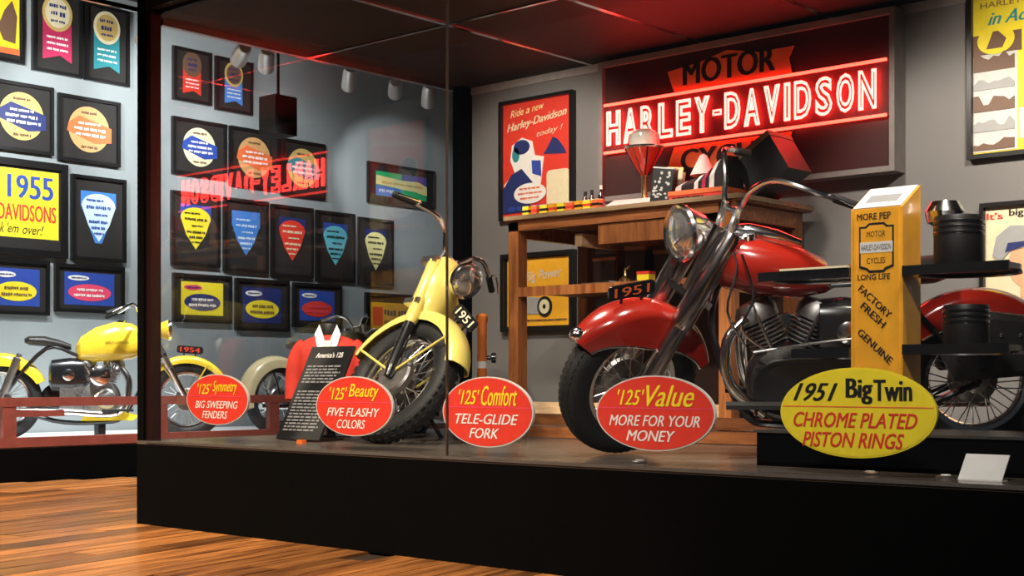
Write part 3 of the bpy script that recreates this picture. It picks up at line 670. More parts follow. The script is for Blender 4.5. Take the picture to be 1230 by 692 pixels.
    rfo = fender_mb(ra, g['R'], g['a0'], g['a1'], g['hw'], g['skirt'], flare=g.get('flare', 0)).build('rear_fender', g.get('paint', paint), root)
    if g.get('trim'):
        for sd in (-1, 1): MB().tube(fender_edge(ra, g['R'], g['a0'], g['a1'], g['hw'], g['skirt'], sd, flare=g.get('flare', 0)), .006, 6).build('fender_trim', CHROME, rfo)
        for sd in (-1, 1):
            for k in range(5):
                a = math.radians(g['a0'] + (g['a1']-g['a0'])*(.25+.12*k)); rr = g['R']-.085
                MB().lathe([(0, .008), (.008, .005), (.009, 0)], ra + Vector((math.cos(a)*rr, sd*(g['hw']+.001), math.sin(a)*rr)), (0, sd, 0), 8).build('fender_stud', CHROME, rfo)
    a = math.radians(g.get('light', 165)); c_ = ra + Vector((math.cos(a), 0, math.sin(a)))*(g['R']+.01)
    tl = MB().lathe([(0, .06), (.03, .055), (.036, .03), (.036, 0), (.02, -.02)], c_, (math.cos(a)*.6-.5, 0, .25), 14).build('tail_light', BLKMET, root)
    # --- tank, seat, frame
    tk = MB().loft([cube_ring(*s_) for s_ in P['tank']]).build('fuel_tank', paint, root)
    tx = P['tank'][len(P['tank'])//2]
    if P.get('emblem'):
        for sd in (-1, 1):
            e = text_mb(P['emblem'], 0, 0, .2, .026, 0, shear=.2); R_ = Matrix.Rotation(PI, 4, 'Z') if sd > 0 else Matrix.Identity(4)
            e.apply(Matrix.Translation((tx[0]+.02, sd*(tx[1]+.004), (tx[2]+tx[3])/2-.01)) @ R_); link('tank_emblem', flat_mesh(e, 'tank_emblem', P_BLK), tk)
    MB().lathe([(.045, 0), (.045, .02), (.038, .028), (0, .03)], (tx[0]+.06, tx[1]*.45, tx[3]-.012), (0, 0.1, 1), 16).build('filler_cap', CHROME, tk)
    if P.get('dash'):
        MB().loft([cube_ring(x_, hw_, z0_, z1_) for x_, hw_, z0_, z1_ in P['dash']]).build('dash_console', CHROME, tk)
    MB().loft([cube_ring(*s_) for s_ in P['seat']]).build('seat', LEATHER, root)
    fr = MB()
    head = fa - fw*off + up*(H*.6); headt = fa - fw*off + up*(H*.95)
    for sd in (-1, 1):
        fr.tube(smooth([headt - Vector((.03, 0, .05)), head + Vector((-.08, sd*.05, -.12)), Vector((L*.66, sd*.10, .22)), Vector((L*.55, sd*.12, .155)), Vector((L*.28, sd*.12, .17)), Vector((.0, sd*.10, R))]), .016, 8)
        fr.tube(smooth([Vector((.0, sd*.10, R)), Vector((L*.24, sd*.09, P['seat'][0][2]-.05)), Vector((L*.45, sd*.06, P['tank'][0][2]+.03)), headt - Vector((.03, 0, .05))]), .015, 8)
        fr.tube([Vector((0, sd*.10, R)), Vector((-R*.25, sd*g['hw']*1.02, R+g['R']*.6))], .010, 6)
    fr.build('frame', P.get('framem', BLKMET), root)
    # --- engine
    E = P['eng']; ec = Vector(E['c']); eo = MB().lathe([(0, -.13), (.09*E['s'], -.128), (.16*E['s'], -.11), (.18*E['s'], -.07), (.18*E['s'], .07), (.16*E['s'], .11), (.09*E['s'], .128), (0, .13)], ec, (0, 1, 0), 30)
    eo.box(ec + Vector((-.21*E['s'], 0, .0)), (.26*E['s'], .20, .22*E['s']))
    eng = eo.build('engine', E.get('m', STEEL), root)
    for an in E['cyl']:
        a = math.radians(an); d = Vector((math.sin(a), 0, math.cos(a))); pr = [(.06, .12*E['s'])]; h = .12*E['s']
        for k in range(9):
            pr += [(.055, h), (.088*E['s'], h+.003), (.088*E['s'], h+.009), (.055, h+.012)]; h += .019*E['s']
        pr += [(.092*E['s'], h), (.095*E['s'], h+.05), (.075*E['s'], h+.085), (.03, h+.095)]
        cy = MB().lathe(pr, ec, d, 22).build('cylinder', E.get('mc', ALU), eng)
        for sd in (-1, 1):
            MB().tube([ec + d*(.12*E['s']) + Vector((0, sd*.09, 0)), ec + d*(h+.05) + Vector((0, sd*.085, 0))], .010, 8).build('pushrod_tube', CHROME, cy)
    MB().lathe([(0, .05), (.05, .048), (.085, .03), (.09, 0), (.085, -.03), (0, -.04)], ec + Vector((.0, -.17*1, .20*E['s'])), (0, -1, 0), 22).build('air_cleaner', CHROME, eng)
    MB().lathe([(0, .025), (.07, .02), (.085, .008), (.09, 0), (.09, -.02)], ec + Vector((.05, -.135, .0)), (0, -1, 0), 22).build('timing_cover', ALU, eng)
    # primary chain cover on the left
    x0_, x1_, zz = ec.x-.36*E['s'], ec.x+.02, ec.z-.01
    prim = [(x1_+.13*math.cos(u), zz+.12*math.sin(u)) for u in [-PI/2+PI*i/12 for i in range(13)]] + [(x0_+.15*math.cos(u), zz+.145*math.sin(u)) for u in [PI/2+PI*i/12 for i in range(13)]]
    pv = MB().prism(prim, .13, .185); ins = [((x-(x0_+x1_)/2)*.9+(x0_+x1_)/2, (z-zz)*.88+zz) for x, z in prim]; pv.prism(ins, .185, .20)
    po = pv.build('primary_cover', P.get('primm', BLKMET), root)
    MB().lathe([(0, .02), (.05, .018), (.06, .006), (.06, 0)], (x0_+.0, .20, zz), (0, 1, 0), 18).build('clutch_cap', CHROME, po)
    if not P.get('nacelle'):
        ot = MB().loft([cube_ring(L*a_, hw_, R+z0_, R+z1_, 3.2) for a_, hw_, z0_, z1_ in ((.255, .06, .14, .30), (.27, .11, .08, .35), (.37, .12, .07, .37), (.44, .11, .09, .36), (.455, .06, .14, .30))]).build('oil_tank', BLKMET, root)
        for sd in (-1, 1):
            MB().lathe([(.05, 0), (.05, .012), (.03, .02), (0, .02)], (L*.36, sd*.118, R+.22), (0, sd, 0), 18).build('tank_badge', CHROME, ot)
            MB().tube(smooth([Vector((L*.40, sd*.12, R+.1)), Vector((L*.46, sd*.15, R-.02)), Vector((L*.52, sd*.14, R+.06))]), .009, 6).build('oil_line', CHROME, ot)
    # exhaust, both sides as given
    for pth, rr in P['exh']: MB().tube(smooth([Vector(p) for p in pth]), rr, 10).build('exhaust_pipe', P.get('exm', CHROME), root)
    if P.get('shock'):
        for sd in (-1, 1):
            a_, b_ = Vector((.02, sd*.13, R+.02)), Vector((.16, sd*.13, R+.40))
            MB().tube([a_, a_.lerp(b_, .1), a_.lerp(b_, .12), a_.lerp(b_, .9), a_.lerp(b_, .92), b_], [.014, .014, .034, .034, .016, .016], 12).build('shock_absorber', ALU, root)
    if P.get('panel'):
        for sd in (-1, 1):
            pts = P['panel']; MB().prism(pts, sd*.135, sd*.155).build('side_panel', paint, root)
    if P.get('saddlebag'):
        for sd in (-1, 1):
            rg = [[(x_, sd*(.125+.15*e), z_) for x_, z_ in ((-.34+.03*e2, .40+.03*e2), (.12-.03*e2, .36+.03*e2), (.17-.03*e2, .46), (.14-.03*e2, .60-.03*e2), (-.02, .65-.03*e2), (-.26, .62-.03*e2), (-.36+.03*e2, .52))] for e, e2 in ((0, .5), (.2, 0), (.8, 0), (1, .9))]
            bg_ = MB().loft(rg).build('saddlebag', LEATHER, root)
            for k in range(6): MB().lathe([(0, .008), (.008, .005), (.010, 0)], (-.28+.075*k, sd*.276, .56-.01*abs(k-2.5)), (0, sd, 0), 8).build('bag_stud', CHROME, bg_)
            for xx in (-.2, .02): MB().bbox((xx-.014, sd*.27, .42), (xx+.014, sd*.282, .60)).build('bag_strap', BLKMET, bg_, False)
    # floorboards and stand
    for sd in (-1, 1):
        fy = .20 if P.get('nacelle') else .27
        MB().box((L*.62, sd*fy, .26), (.26 if fy > .25 else .03, .12, .018)).build('footboard' if fy > .25 else 'foot_peg', RUBBER, root)
        MB().tube([(L*.62, sd*.11, .2), (L*.62, sd*fy, .245)], .010, 6).build('foot_bracket', BLKMET, root)
    st = P.get('stand')
    if st: MB().tube([(L*.5, .12, .18), st], .012, 8).build('side_stand', BLKMET, root)
    if P.get('cables'):
        for pth in P['cables']: MB().tube(smooth([Vector(p) for p in pth]), .006, 6).build('control_cable', P.get('cablem', CHROME), root)
    return root
def smooth(P, k=5):
    P = [Vector(p) for p in P]
    if len(P) < 3: return P
    out = []
    for i in range(len(P)-1):
        p0 = P[max(i-1, 0)]; p1 = P[i]; p2 = P[i+1]; p3 = P[min(i+2, len(P)-1)]
        for j in range(k):
            u = j/k; out.append(.5*((2*p1) + (p2-p0)*u + (2*p0-5*p1+4*p2-p3)*u*u + (3*p1-p0-3*p2+p3)*u**3))
    out.append(P[-1]); return out
def sk(a, b): return lambda t_: a + (b-a)*math.sin(PI*min(1, max(0, t_)))

BIG = dict(R=.335, t=.066, L=1.51, rake=30, paint=REDPAINT, steer=38, offset=.07,
    ff=dict(R=.40, a0=42, a1=168, hw=.095, skirt=lambda t_: .035+.105*math.sin(PI*min(1, t_*1.0))**1.2, flare=.10, trim=True, prof=lambda t_: .62+.38*min(1, t_/.22)),
    fork=dict(y=.115, len=.80, r=1.22, m1=DCHROME, m2=DCHROME), head=dict(s=.70, f=.15, r=.12, m=CHROME),
    bar=dict(pts=[(-.03, .05, .07), (-.05, .10, .17), (-.10, .20, .24), (-.20, .33, .22), (-.38, .42, .16)]),
    plate='1951', plate_a=88, plate_m=P_ORNG,
    rf=dict(R=.405, a0=38, a1=190, hw=.10, skirt=lambda t_: .05+.09*math.sin(PI*t_), trim=True, light=150),
    tank=[(.60, .05, .74, .80), (.64, .13, .72, .87), (.76, .175, .70, .93), (.92, .185, .71, .97), (1.06, .165, .74, .985), (1.16, .11, .79, .98), (1.19, .05, .84, .95)],
    dash=[(.74, .03, .91, .955), (.84, .055, .93, 1.0), (.96, .065, .96, 1.03), (1.04, .05, .97, 1.025), (1.08, .03, .96, 1.0)],
    seat=[(.12, .05, .78, .84), (.18, .15, .76, .88), (.30, .175, .75, .87), (.42, .14, .75, .85), (.54, .08, .76, .84), (.60, .04, .77, .82)],
    eng=dict(c=(.80, 0, .335), s=1.0, cyl=(-24, 24), m=DKST, mc=STEEL), nac=CHROME, saddlebag=True, stand=(.72, .36, .02),
    exh=[([(.95, -.12, .62), (1.0, -.16, .5), (.92, -.2, .26), (.5, -.2, .22), (-.1, -.2, .22)], .028), ([(.98, .10, .62), (1.06, .13, .52), (1.05, .14, .34), (.9, .14, .2)], .024)],
    cables=[[(1.10, .10, 1.02), (1.02, .18, .86), (1.06, .2, .66), (.98, .19, .50)], [(1.0, .2, .9), (.95, .22, .72), (1.0, .21, .58), (.88, .2, .48)], [(.4, .2, .55), (.7, .21, .52), (.95, .2, .48)]])
fr_ = at_d(750, 6.22); rr_ = at_d(1168, 6.0); hv = fr_-rr_
big = moto('motorcycle', 'large red motorcycle with chrome headlight and 1951 fender plate, behind yellow rack', (rr_.x, rr_.y, PZ), math.atan2(hv.y, hv.x), -7, BIG)

LITE = dict(R=.345, t=.056, L=1.27, rake=27, paint=PALEYEL, steer=50, offset=.05, knobs=True, nacelle=True,
    ff=dict(R=.40, a0=36, a1=186, hw=.080, skirt=sk(.015, .035), braces=(62, 118, 180)),
    fork=dict(y=.095, len=.68, r=.85, m1=BLKMET, m2=PALEYEL, clamp=ALU), head=dict(s=.60, f=.16, r=.092, m=CHROME),
    bar=dict(pts=[(-.02, .05, .06), (-.04, .12, .14), (-.06, .20, .17), (-.10, .31, .15), (-.15, .43, .11)]),
    plate='1951', plate_a=80, plate_m=P_CREAM,
    rf=dict(R=.40, a0=30, a1=185, hw=.085, skirt=sk(.02, .05), light=150, paint=PALEYEL),
    tank=[(.45, .04, .70, .76), (.50, .09, .66, .80), (.62, .125, .64, .83), (.76, .13, .65, .85), (.88, .10, .68, .85), (.94, .05, .72, .82)],
    seat=[(.10, .05, .70, .75), (.16, .11, .69, .77), (.28, .12, .69, .76), (.38, .07, .69, .75), (.44, .03, .70, .74)],
    eng=dict(c=(.66, 0, .30), s=.72, cyl=(12,)), stand=(.62, .30, .02),
    exh=[([(.74, -.08, .42), (.82, -.12, .33), (.7, -.15, .2), (.3, -.15, .22), (-.1, -.15, .26)], .022)])
lf = Vector((-5.38, 4.97, 0)); lr = Vector((-6.10, 5.96, 0)); hv = (lf-lr).normalized()
lite = moto('motorcycle', 'pale yellow lightweight motorcycle leaning behind the red jacket', (lf.x-hv.x*1.345, lf.y-hv.y*1.345, PZ), math.atan2(hv.y, hv.x), -18, LITE)
lite.scale = (1.06, 1.06, 1.06)

KB = dict(R=.345, t=.055, L=1.50, rake=28, paint=YELPAINT, steer=0, offset=.06,
    ff=dict(R=.395, a0=20, a1=150, hw=.075, skirt=sk(.01, .03), braces=(60, 125)),
    fork=dict(y=.09, len=.74, r=.85, m1=CHROME, m2=ALU), head=dict(s=.62, f=.15, r=.09, m=YELPAINT),
    bar=dict(pts=[(-.03, .05, .06), (-.05, .12, .14), (-.10, .22, .17), (-.18, .32, .13), (-.30, .40, .08)]),
    plate='1954', plate_a=86, plate_m=P_RED,
    rf=dict(R=.41, a0=25, a1=195, hw=.09, skirt=sk(.03, .07), light=165),
    tank=[(.62, .06, .70, .83), (.66, .12, .68, .90), (.78, .15, .67, .98), (.94, .16, .68, 1.03), (1.08, .14, .70, 1.02), (1.18, .09, .74, .97), (1.22, .04, .78, .92)],
    seat=[(.20, .06, .84, .88), (.24, .13, .82, .90), (.36, .14, .81, .90), (.48, .10, .79, .87), (.58, .05, .78, .83)],
    emblem='HARLEY-DAVIDSON', shock=True,
    eng=dict(c=(.82, 0, .36), s=.98, cyl=(-22, 22), mc=ALU), panel=[(.66, .17), (1.1, .17), (1.14, .21), (1.02, .245), (.72, .245)], stand=None,
    exh=[([(1.0, -.13, .62), (1.06, -.17, .48), (.96, -.19, .24), (.5, -.19, .25), (-.32, -.19, .27)], .03)])
kf = at_d(224, 12.2); kr = at_d(0, 11.75); hv = kf-kr; KB['L'] = hv.length
kb = moto('motorcycle', 'bright yellow motorcycle in profile on the platform behind the red rail', (kr.x, kr.y, BZ+.006), math.atan2(hv.y, hv.x), 0, KB)
CB = dict(KB); CB.update(paint=CREAMP, plate=None, emblem=None, steer=0, L=1.46)
CB['head'] = dict(s=.62, f=.15, r=.09, m=CHROME)
ck = at_d(330, 13.3); hv2 = Vector((0, 1, 0))
moto('motorcycle', 'cream motorcycle on the platform, mostly hidden behind the red jacket', (ck.x, ck.y, BZ+.006), math.atan2(hv2.y, hv2.x), 0, CB)
# stand block under the yellow motorcycle
cpt = at_d(120, 11.98, BZ+.006)
so = thing('stand_block', 'small black support post under the yellow platform motorcycle', 'support', cpt)
MB().bbox((-.035, -.035, .012), (.035, .035, .15)).build('post', BLKMET, so, False); MB().bbox((-.09, -.09, 0), (.09, .09, .012)).build('foot_plate', BLKMET, so, False)

# ================================================================== OVAL SIGNS on the front glass
def oval_sign(label, cx, cy, hw_px, hh_px, face, l1, l2, l3, big_=False, seed=0):
    a = on_y(cx-hw_px, cy, GY+.02); b = on_y(cx+hw_px, cy, GY+.02); c = on_y(cx, cy-hh_px, GY+.02); e = on_y(cx, cy+hh_px, GY+.02)
    W_, H_ = (b.x-a.x)/2, (c.z-e.z)/2
    t = thing('oval_sign', label, 'sign', ((a.x+b.x)/2, GY+.016, (c.z+e.z)/2), group='oval slogan signs on the case glass')
    MB().prism(ellipse(0, 0, W_, H_, 56), -.008, .004).build('rim', P_LGREY if not big_ else P_YEL, t, False)
    MB().prism(ellipse(0, 0, W_*.975, H_*.965, 56), -.0095, -.008).build('face', face, t, False)
    zl = H_*.13
    MB().prism(rect(-W_*.965, zl-.002, W_*.965, zl+.002), -.0105, -.0095).build('divider_line', P_PINK if not big_ else P_ORNG, t, False)
    y = -.0115
    if not big_:
        lettering(t, l1[0], -W_*.38, H_*.42, W_*.46, H_*.42, y, P_YEL, shear=.35, bold=.012)
        lettering(t, l1[1], W_*.28, H_*.46, W_*.78, H_*.56, y, P_YEL, shear=.4, bold=.012)
        lettering(t, l2, 0, -H_*.20, W_*1.38*l3[1], H_*.29, y, P_WHITE, shear=.3, bold=.014)
        lettering(t, l3[0], -W_*.05, -H_*.60, W_*.82*l3[2], H_*.29, y, P_WHITE, shear=.3, bold=.014)
    else:
        lettering(t, l1[0], -W_*.52, H_*.46, W_*.58, H_*.40, y, P_BLK, shear=.45, bold=.02)
        lettering(t, l1[1], W_*.05, H_*.48, W_*.32, H_*.56, y, P_BLK, bold=.035); lettering(t, l1[2], W_*.47, H_*.50, W_*.46, H_*.46, y, P_BLK, bold=.035)
        lettering(t, l2, -W_*.02, -H_*.16, W_*1.58, H_*.33, y, P_RED, shear=.3, bold=.016)
        lettering(t, l3[0], -W_*.04, -H_*.60, W_*1.30, H_*.33, y, P_RED, shear=.3, bold=.016)
oval_sign("red oval sign about big sweeping fenders, leftmost and smallest", 263.5, 480, 37, 30.5, P_RED, ("'125'", 'Symmetry'), 'BIG SWEEPING', ('FENDERS', 1, 1))
oval_sign("red oval sign reading five flashy colors, beside the dark text panel", 428, 488, 46, 36, P_RED, ("'125'", 'Beauty'), 'FIVE FLASHY', ('COLORS', 1, .9))
oval_sign("red oval sign reading tele-glide fork, right of the yellow bike wheel", 588.5, 495, 54.5, 42.5, P_RED, ("'125'", 'Comfort'), 'TELE-GLIDE', ('FORK', 1, .8))
oval_sign("red oval sign reading more for your money, before the red motorcycle wheel", 790, 496.5, 71.5, 45.5, P_RED, ("'125'", 'Value'), 'MORE FOR YOUR', ('MONEY', 1.1, 1))
oval_sign("large yellow oval sign reading 1951 big twin chrome plated piston rings", 1033.5, 496, 94, 54.5, P_YEL, ('1951', 'Big', 'Twin'), 'CHROME PLATED', ('PISTON RINGS', 1, 1), True)

# ================================================================== WORKBENCH
bx0, bx1, by0, by1, bz = -5.40, -3.80, 6.04, 6.80, 1.75
bench = thing('workbench', 'tall brown wooden workbench with shelves under the neon sign', 'workbench', ((bx0+bx1)/2, (by0+by1)/2, PZ))
BT = Matrix.Translation((-(bx0+bx1)/2, -(by0+by1)/2, -PZ))
def bp_(name, a, b, m, parent=None): return MB().bbox(a, b).apply(BT).build(name, m, parent or bench, False)
npl = 5
for k in range(npl):
    ya = by0 + (by1-by0)*k/npl
    bp_('top_plank', (bx0, ya+.003, bz-.032), (bx1, ya+(by1-by0)/npl-.003, bz), BENCHW)
bp_('top_edge', (bx0, by0-.014, bz-.022), (bx1, by0+.002, bz+.003), BENCHE)
bp_('side_edge', (bx1, by0-.014, bz-.022), (bx1+.014, by1, bz+.003), BENCHE)
bp_('front_apron', (bx0+.02, by0+.01, bz-.085), (bx1-.02, by0+.04, bz-.034), BENCHW)
for x in (bx0+.02, bx1-.12):
    for y in (by0+.01, by1-.10): bp_('leg', (x, y, PZ), (x+.075, y+.08, bz-.034), BENCHV)
bp_('side_rail', (bx0+.03, by0+.09, bz-.12), (bx0+.07, by1-.1, bz-.04), BENCHW)
bp_('side_rail', (bx1-.08, by0+.09, bz-.12), (bx1-.04, by1-.1, bz-.04), BENCHW)
bp_('back_rail', (bx0+.1, by1-.05, bz-.14), (bx1-.1, by1-.02, bz-.034), BENCHW)
d_ = bp_('drawer', (-4.72, by0+.02, bz-.20), (-4.02, by0+.05, bz-.09), BENCHV)
bp_('drawer_box', (-4.70, by0+.05, bz-.19), (-4.04, by1-.12, bz-.10), BENCHW, d_)
for x in (-4.95, -4.72): bp_('drawer_runner', (x, by0+.1, bz-.19), (x+.05, by1-.06, bz-.12), BENCHE)
sz = 1.33
for k in range(3):
    ya = by0+.03+.24*k; bp_('shelf_plank', (bx0+.095, ya, sz-.03), (bx1-.12, ya+.232, sz), BENCHW)
bp_('shelf_edge', (bx0+.095, by0+.012, sz-.05), (bx1-.12, by0+.028, sz+.004), BENCHV)
bp_('lower_rail', (bx0+.095, by0+.02, .60), (bx1-.12, by0+.05, .665), BENCHE)
for k in range(2): bp_('base_board', (bx0+.2, by0+.0-.02, PZ+.004+.07*k), (bx1+.25, by0+.01, PZ+.068+.07*k), BENCHW)
bp_('back_panel', (-4.9, by1-.06, .62), (-3.95, by1-.03, sz-.05), mat('dark_back_panel', (.05, .02, .012), .6))
bp_('divider', (-4.88, by0+.35, sz), (-4.84, by1-.06, bz-.2), BENCHW)

# ---- things on the bench
def bpos(px, y, z=bz): v = ray(px, 300); t_ = y/v.y; return Vector((v.x*t_, y, z))
bcols = [P_YEL, P_ORNG, P_YEL, P_AMBER, P_YEL, P_ORNG, P_AMBER, P_YEL, P_ORNG]
for k in range(9):
    px = 634 + k*10.4; p = bpos(px, 6.09, bz+.004)
    where = ['leftmost', 'second from left', 'third from left', 'fourth from left', 'fifth from left', 'sixth from left', 'third from right', 'second from right', 'rightmost'][k]
    t = thing('parts_box', '%s of the small yellow and red parts boxes along the bench edge' % where, 'box', p, (0, 0, random.uniform(-.25, .25)), 'small parts boxes in a row on the workbench')
    MB().bbox((-.025, -.02, 0), (.025, .02, .05)).build('carton', bcols[k], t, False); MB().bbox((-.026, -.021, .018), (.026, .021, .032)).build('label_band', P_RED if k % 2 else P_BLK, t, False)
    MB().bbox((-.0255, -.0205, .05), (.0255, .0205, .054)).build('lid', P_CREAM if k % 3 else bcols[k], t, False)
def bottle(label, px, y, h, r, m, cap):
    t = thing('bottle', label, 'bottle', bpos(px, y, bz), group='small dark bottles on the workbench')
    MB().lathe([(r*.9, 0), (r, .006), (r, h*.6), (r*.4, h*.74), (r*.38, h*.86)], (0, 0, 0), (0, 0, 1), 14).build('body', m, t)
    MB().lathe([(r*.45, h*.86), (r*.45, h), (0, h)], (0, 0, 0), (0, 0, 1), 12).build('cap', cap, t); MB().lathe([(r*1.02, h*.15), (r*1.02, h*.5)], (0, 0, 0), (0, 0, 1), 14).build('bottle_label', P_RED, t)
DKG = mat('dark_bottle_glass', (.03, .015, .012), .12, coat=.5)
bottle('dark brown bottle, left of the three bottles on the bench', 703, 6.25, .135, .022, DKG, P_BLK)
bottle('dark brown bottle, middle of the three bottles on the bench', 711, 6.25, .14, .022, DKG, P_BLK)
bottle('black bottle with pale cap beside the white paper', 722, 6.22, .155, .02, DKG, P_WHITE)
p = bpos(748, 6.14, bz+.003)
t = thing('paper_sheet', 'pale pinkish paper sheet lying tilted on the bench top', 'paper', p, (math.radians(24), 0, .1))
MB().bbox((-.14, -.07, 0), (.14, .15, .004)).build('sheet', PINKP, t, False); lines(t, [(0, -.02, .2, .006)], 0, P_GREY, seed=40)
# funnel lamp
t = thing('funnel_lamp', 'red funnel shaped glass lamp with white dome before the neon sign', 'lamp', bpos(774, 6.42, bz))
MB().lathe([(.07, 0), (.07, .012), (.03, .02), (.018, .05), (.016, .20), (.022, .22)], (0, 0, 0), (0, 0, 1), 18).build('stem', BRASS, t)
RG = mat('red_glass', (.55, .03, .015), .1, coat=.6); WG = mat('milky_glass', (.78, .70, .62), .15, coat=.5)
MB().lathe([(.022, .22), (.05, .26), (.10, .345), (.112, .37)], (0, 0, 0), (0, 0, 1), 24).build('funnel', RG, t)
for k in range(8):
    a = 2*PI*k/8; MB().tube([(.024*math.cos(a), .024*math.sin(a), .22), (.114*math.cos(a), .114*math.sin(a), .37)], .004, 5).build('funnel_rib', BLKMET, t)
MB().lathe([(.114, .368), (.117, .374), (.117, .382), (.10, .386)], (0, 0, 0), (0, 0, 1), 24).build('rim_ring', CHROME, t)
MB().lathe([(.085, .386), (.09, .42), (.084, .455), (.05, .48), (0, .488)], (0, 0, 0), (0, 0, 1), 24).build('dome', WG, t)
# patterned carton
t = thing('patterned_carton', 'tall black carton with white pattern beside the funnel lamp', 'box', bpos(795, 6.20, bz), (0, math.radians(7), .25))
MB().bbox((-.06, -.035, .008), (.06, .035, .20)).build('carton', P_BLK, t, False); MB().bbox((-.062, -.036, .20), (.062, .036, .208)).build('lid', P_LGREY, t, False)
mb = MB(); rd = random.Random(4)
for k in range(26): mb.prism(ellipse(rd.uniform(-.045, .045), rd.uniform(.03, .185), rd.uniform(.004, .010), rd.uniform(.004, .010), 8), -.0365, -.035)
mb.build('white_pattern', P_LGREY, t, False)
t = thing('cream_packet', 'cream paper packet standing behind the black patterned carton', 'packet', bpos(808, 6.32, bz), (0, .1, .2))
MB().hprism([(-.05, -.02), (.05, -.02), (.05, .02), (-.05, .02)], 0, .20).build('packet', P_CREAM, t, False); MB().hprism([(-.051, -.021), (.051, -.021), (.04, .0), (-.04, .0)], .20, .225).build('folded_top', P_PALEY, t, False); lines(t, [(0, .12, .07, .02), (0, .08, .07, .015)], -.021, P_ORNG, seed=41)
# red carton, dark stripes jersey, black carton, white funnel
a = bpos(806, 6.12); b = bpos(872, 6.12)
t = thing('red_carton', 'flat red carton at the right end of the bench top', 'box', ((a.x+b.x)/2, 6.2, bz))
hw = (b.x-a.x)/2
MB().bbox((-hw, -.10, 0), (hw, .12, .05)).build('tray', P_RED, t, False); MB().bbox((-hw-.004, -.104, .032), (hw+.004, .124, .056)).build('lid', P_ORNG, t, False); lines(t, [(-.05, .018, .2, .014)], -.1, P_BLK, seed=42)
a = bpos(858, 6.2)
t = thing('striped_jersey', 'black jersey with white stripes folded on the red carton', 'clothing', (a.x-.05, 6.22, bz+.057), (0, 0, 0))
t.scale = (.68, 1, 1)
rings = []
for k in range(9):
    u = k/8; x = -.20+.44*u; zt_ = .035+.13*u**1.3+.01*math.sin(u*9); rings.append([(x, -.09, 0), (x, -.10, zt_*.5), (x, -.06, zt_), (x, .05, zt_*1.02), (x, .09, zt_*.6), (x, .09, 0)])
MB().loft(rings).build('folded_cloth', mat('black_cloth', (.02, .016, .016), .8, bump=.2), t)
for j, (u0, u1) in enumerate(((.02, .14), (.42, .50), (.58, .66), (.74, .84))):
    rr2 = []
    for u in (u0, (u0+u1)/2, u1):
        x = -.20+.44*u; zt_ = .035+.13*u**1.3+.01*math.sin(u*9)+.004; rr2.append([(x-.03, -.094, .0), (x-.015, -.104, zt_*.5), (x, -.063, zt_), (x, .05, zt_*1.02), (x, .05, zt_*1.02-.006), (x, -.058, zt_-.006), (x-.015, -.098, zt_*.5), (x-.03, -.088, .0)])
    MB().loft(rr2).build('white_stripe', P_WHITE if j != 2 else P_CRIM, t)
a = bpos(921, 6.25)
t = thing('black_carton', 'large black carton tipped on its edge at the bench corner', 'box', (-3.85, 6.36, bz+.004), (0, math.radians(-32), 0))
MB().bbox((0, -.10, 0), (.26, .14, .24)).build('carton', P_BLK, t, False); MB().bbox((-.003, -.103, .215), (.263, .143, .245)).build('lid', mat('cream_brown_edge', (.22, .12, .06), .6), t, False)
t = thing('paper_cone', 'white paper cone standing on the bench behind the bike handlebar', 'funnel', bpos(845, 6.42, bz))
MB().lathe([(.03, 0), (.03, .20), (.028, .2)], (0, 0, 0), (0, 0, 1), 16).build('stand', P_BROWN, t); MB().lathe([(.075, .18), (.07, .19), (.02, .29), (0, .30)], (0, 0, 0), (0, 0, 1), 20).build('cone', PAPER, t)
# shelf things
t = thing('yellow_tin', 'small yellow tin with red lid on the middle bench shelf', 'tin', bpos(776, 6.15, sz))
MB().bbox((-.04, -.03, 0), (.04, .03, .045)).build('body', P_YEL, t, False); MB().bbox((-.042, -.032, .045), (.042, .032, .06)).build('lid', P_RED, t, False)
t = thing('wrench', 'steel wrench lying on the middle shelf of the bench', 'tool', bpos(715, 6.10, sz))
MB().bbox((-.09, -.012, .0), (.09, .012, .012)).build('handle', STEEL, t, False); MB().hprism([(.08, -.02), (.12, -.03), (.14, -.012), (.115, 0), (.14, .012), (.12, .03), (.08, .02)], 0, .014).build('jaw', STEEL, t, False)
t = thing('oil_can', 'small brass oil can on the middle shelf behind the fender plate', 'oil can', bpos(751, 6.2, sz))
MB().lathe([(.035, 0), (.035, .03), (.012, .05), (.005, .09), (0, .1)], (0, 0, 0), (0, 0, 1), 16).build('body', BRASS, t); MB().tube([(0, 0, .08), (.03, 0, .10)], .004, 6).build('spout', BRASS, t)
for k, (px, ww, hh) in enumerate(((738, .16, .2), (775, .14, .26), (815, .2, .22))):
    t = thing('storage_crate', ['dark crate at the left on the shadowed middle bench shelf', 'tall dark crate behind the yellow tin on the shelf', 'dark crate behind the chrome headlight on the shelf'][k], 'crate', bpos(px, 6.48, sz))
    MB().bbox((-ww/2, -.1, 0), (ww/2, .1, hh)).build('box', mat('dark_crate', (.03, .014, .01), .6), t, False); MB().bbox((-ww/2-.005, -.105, hh*.8), (ww/2+.005, .105, hh*.9)).build('band', BENCHW, t, False)

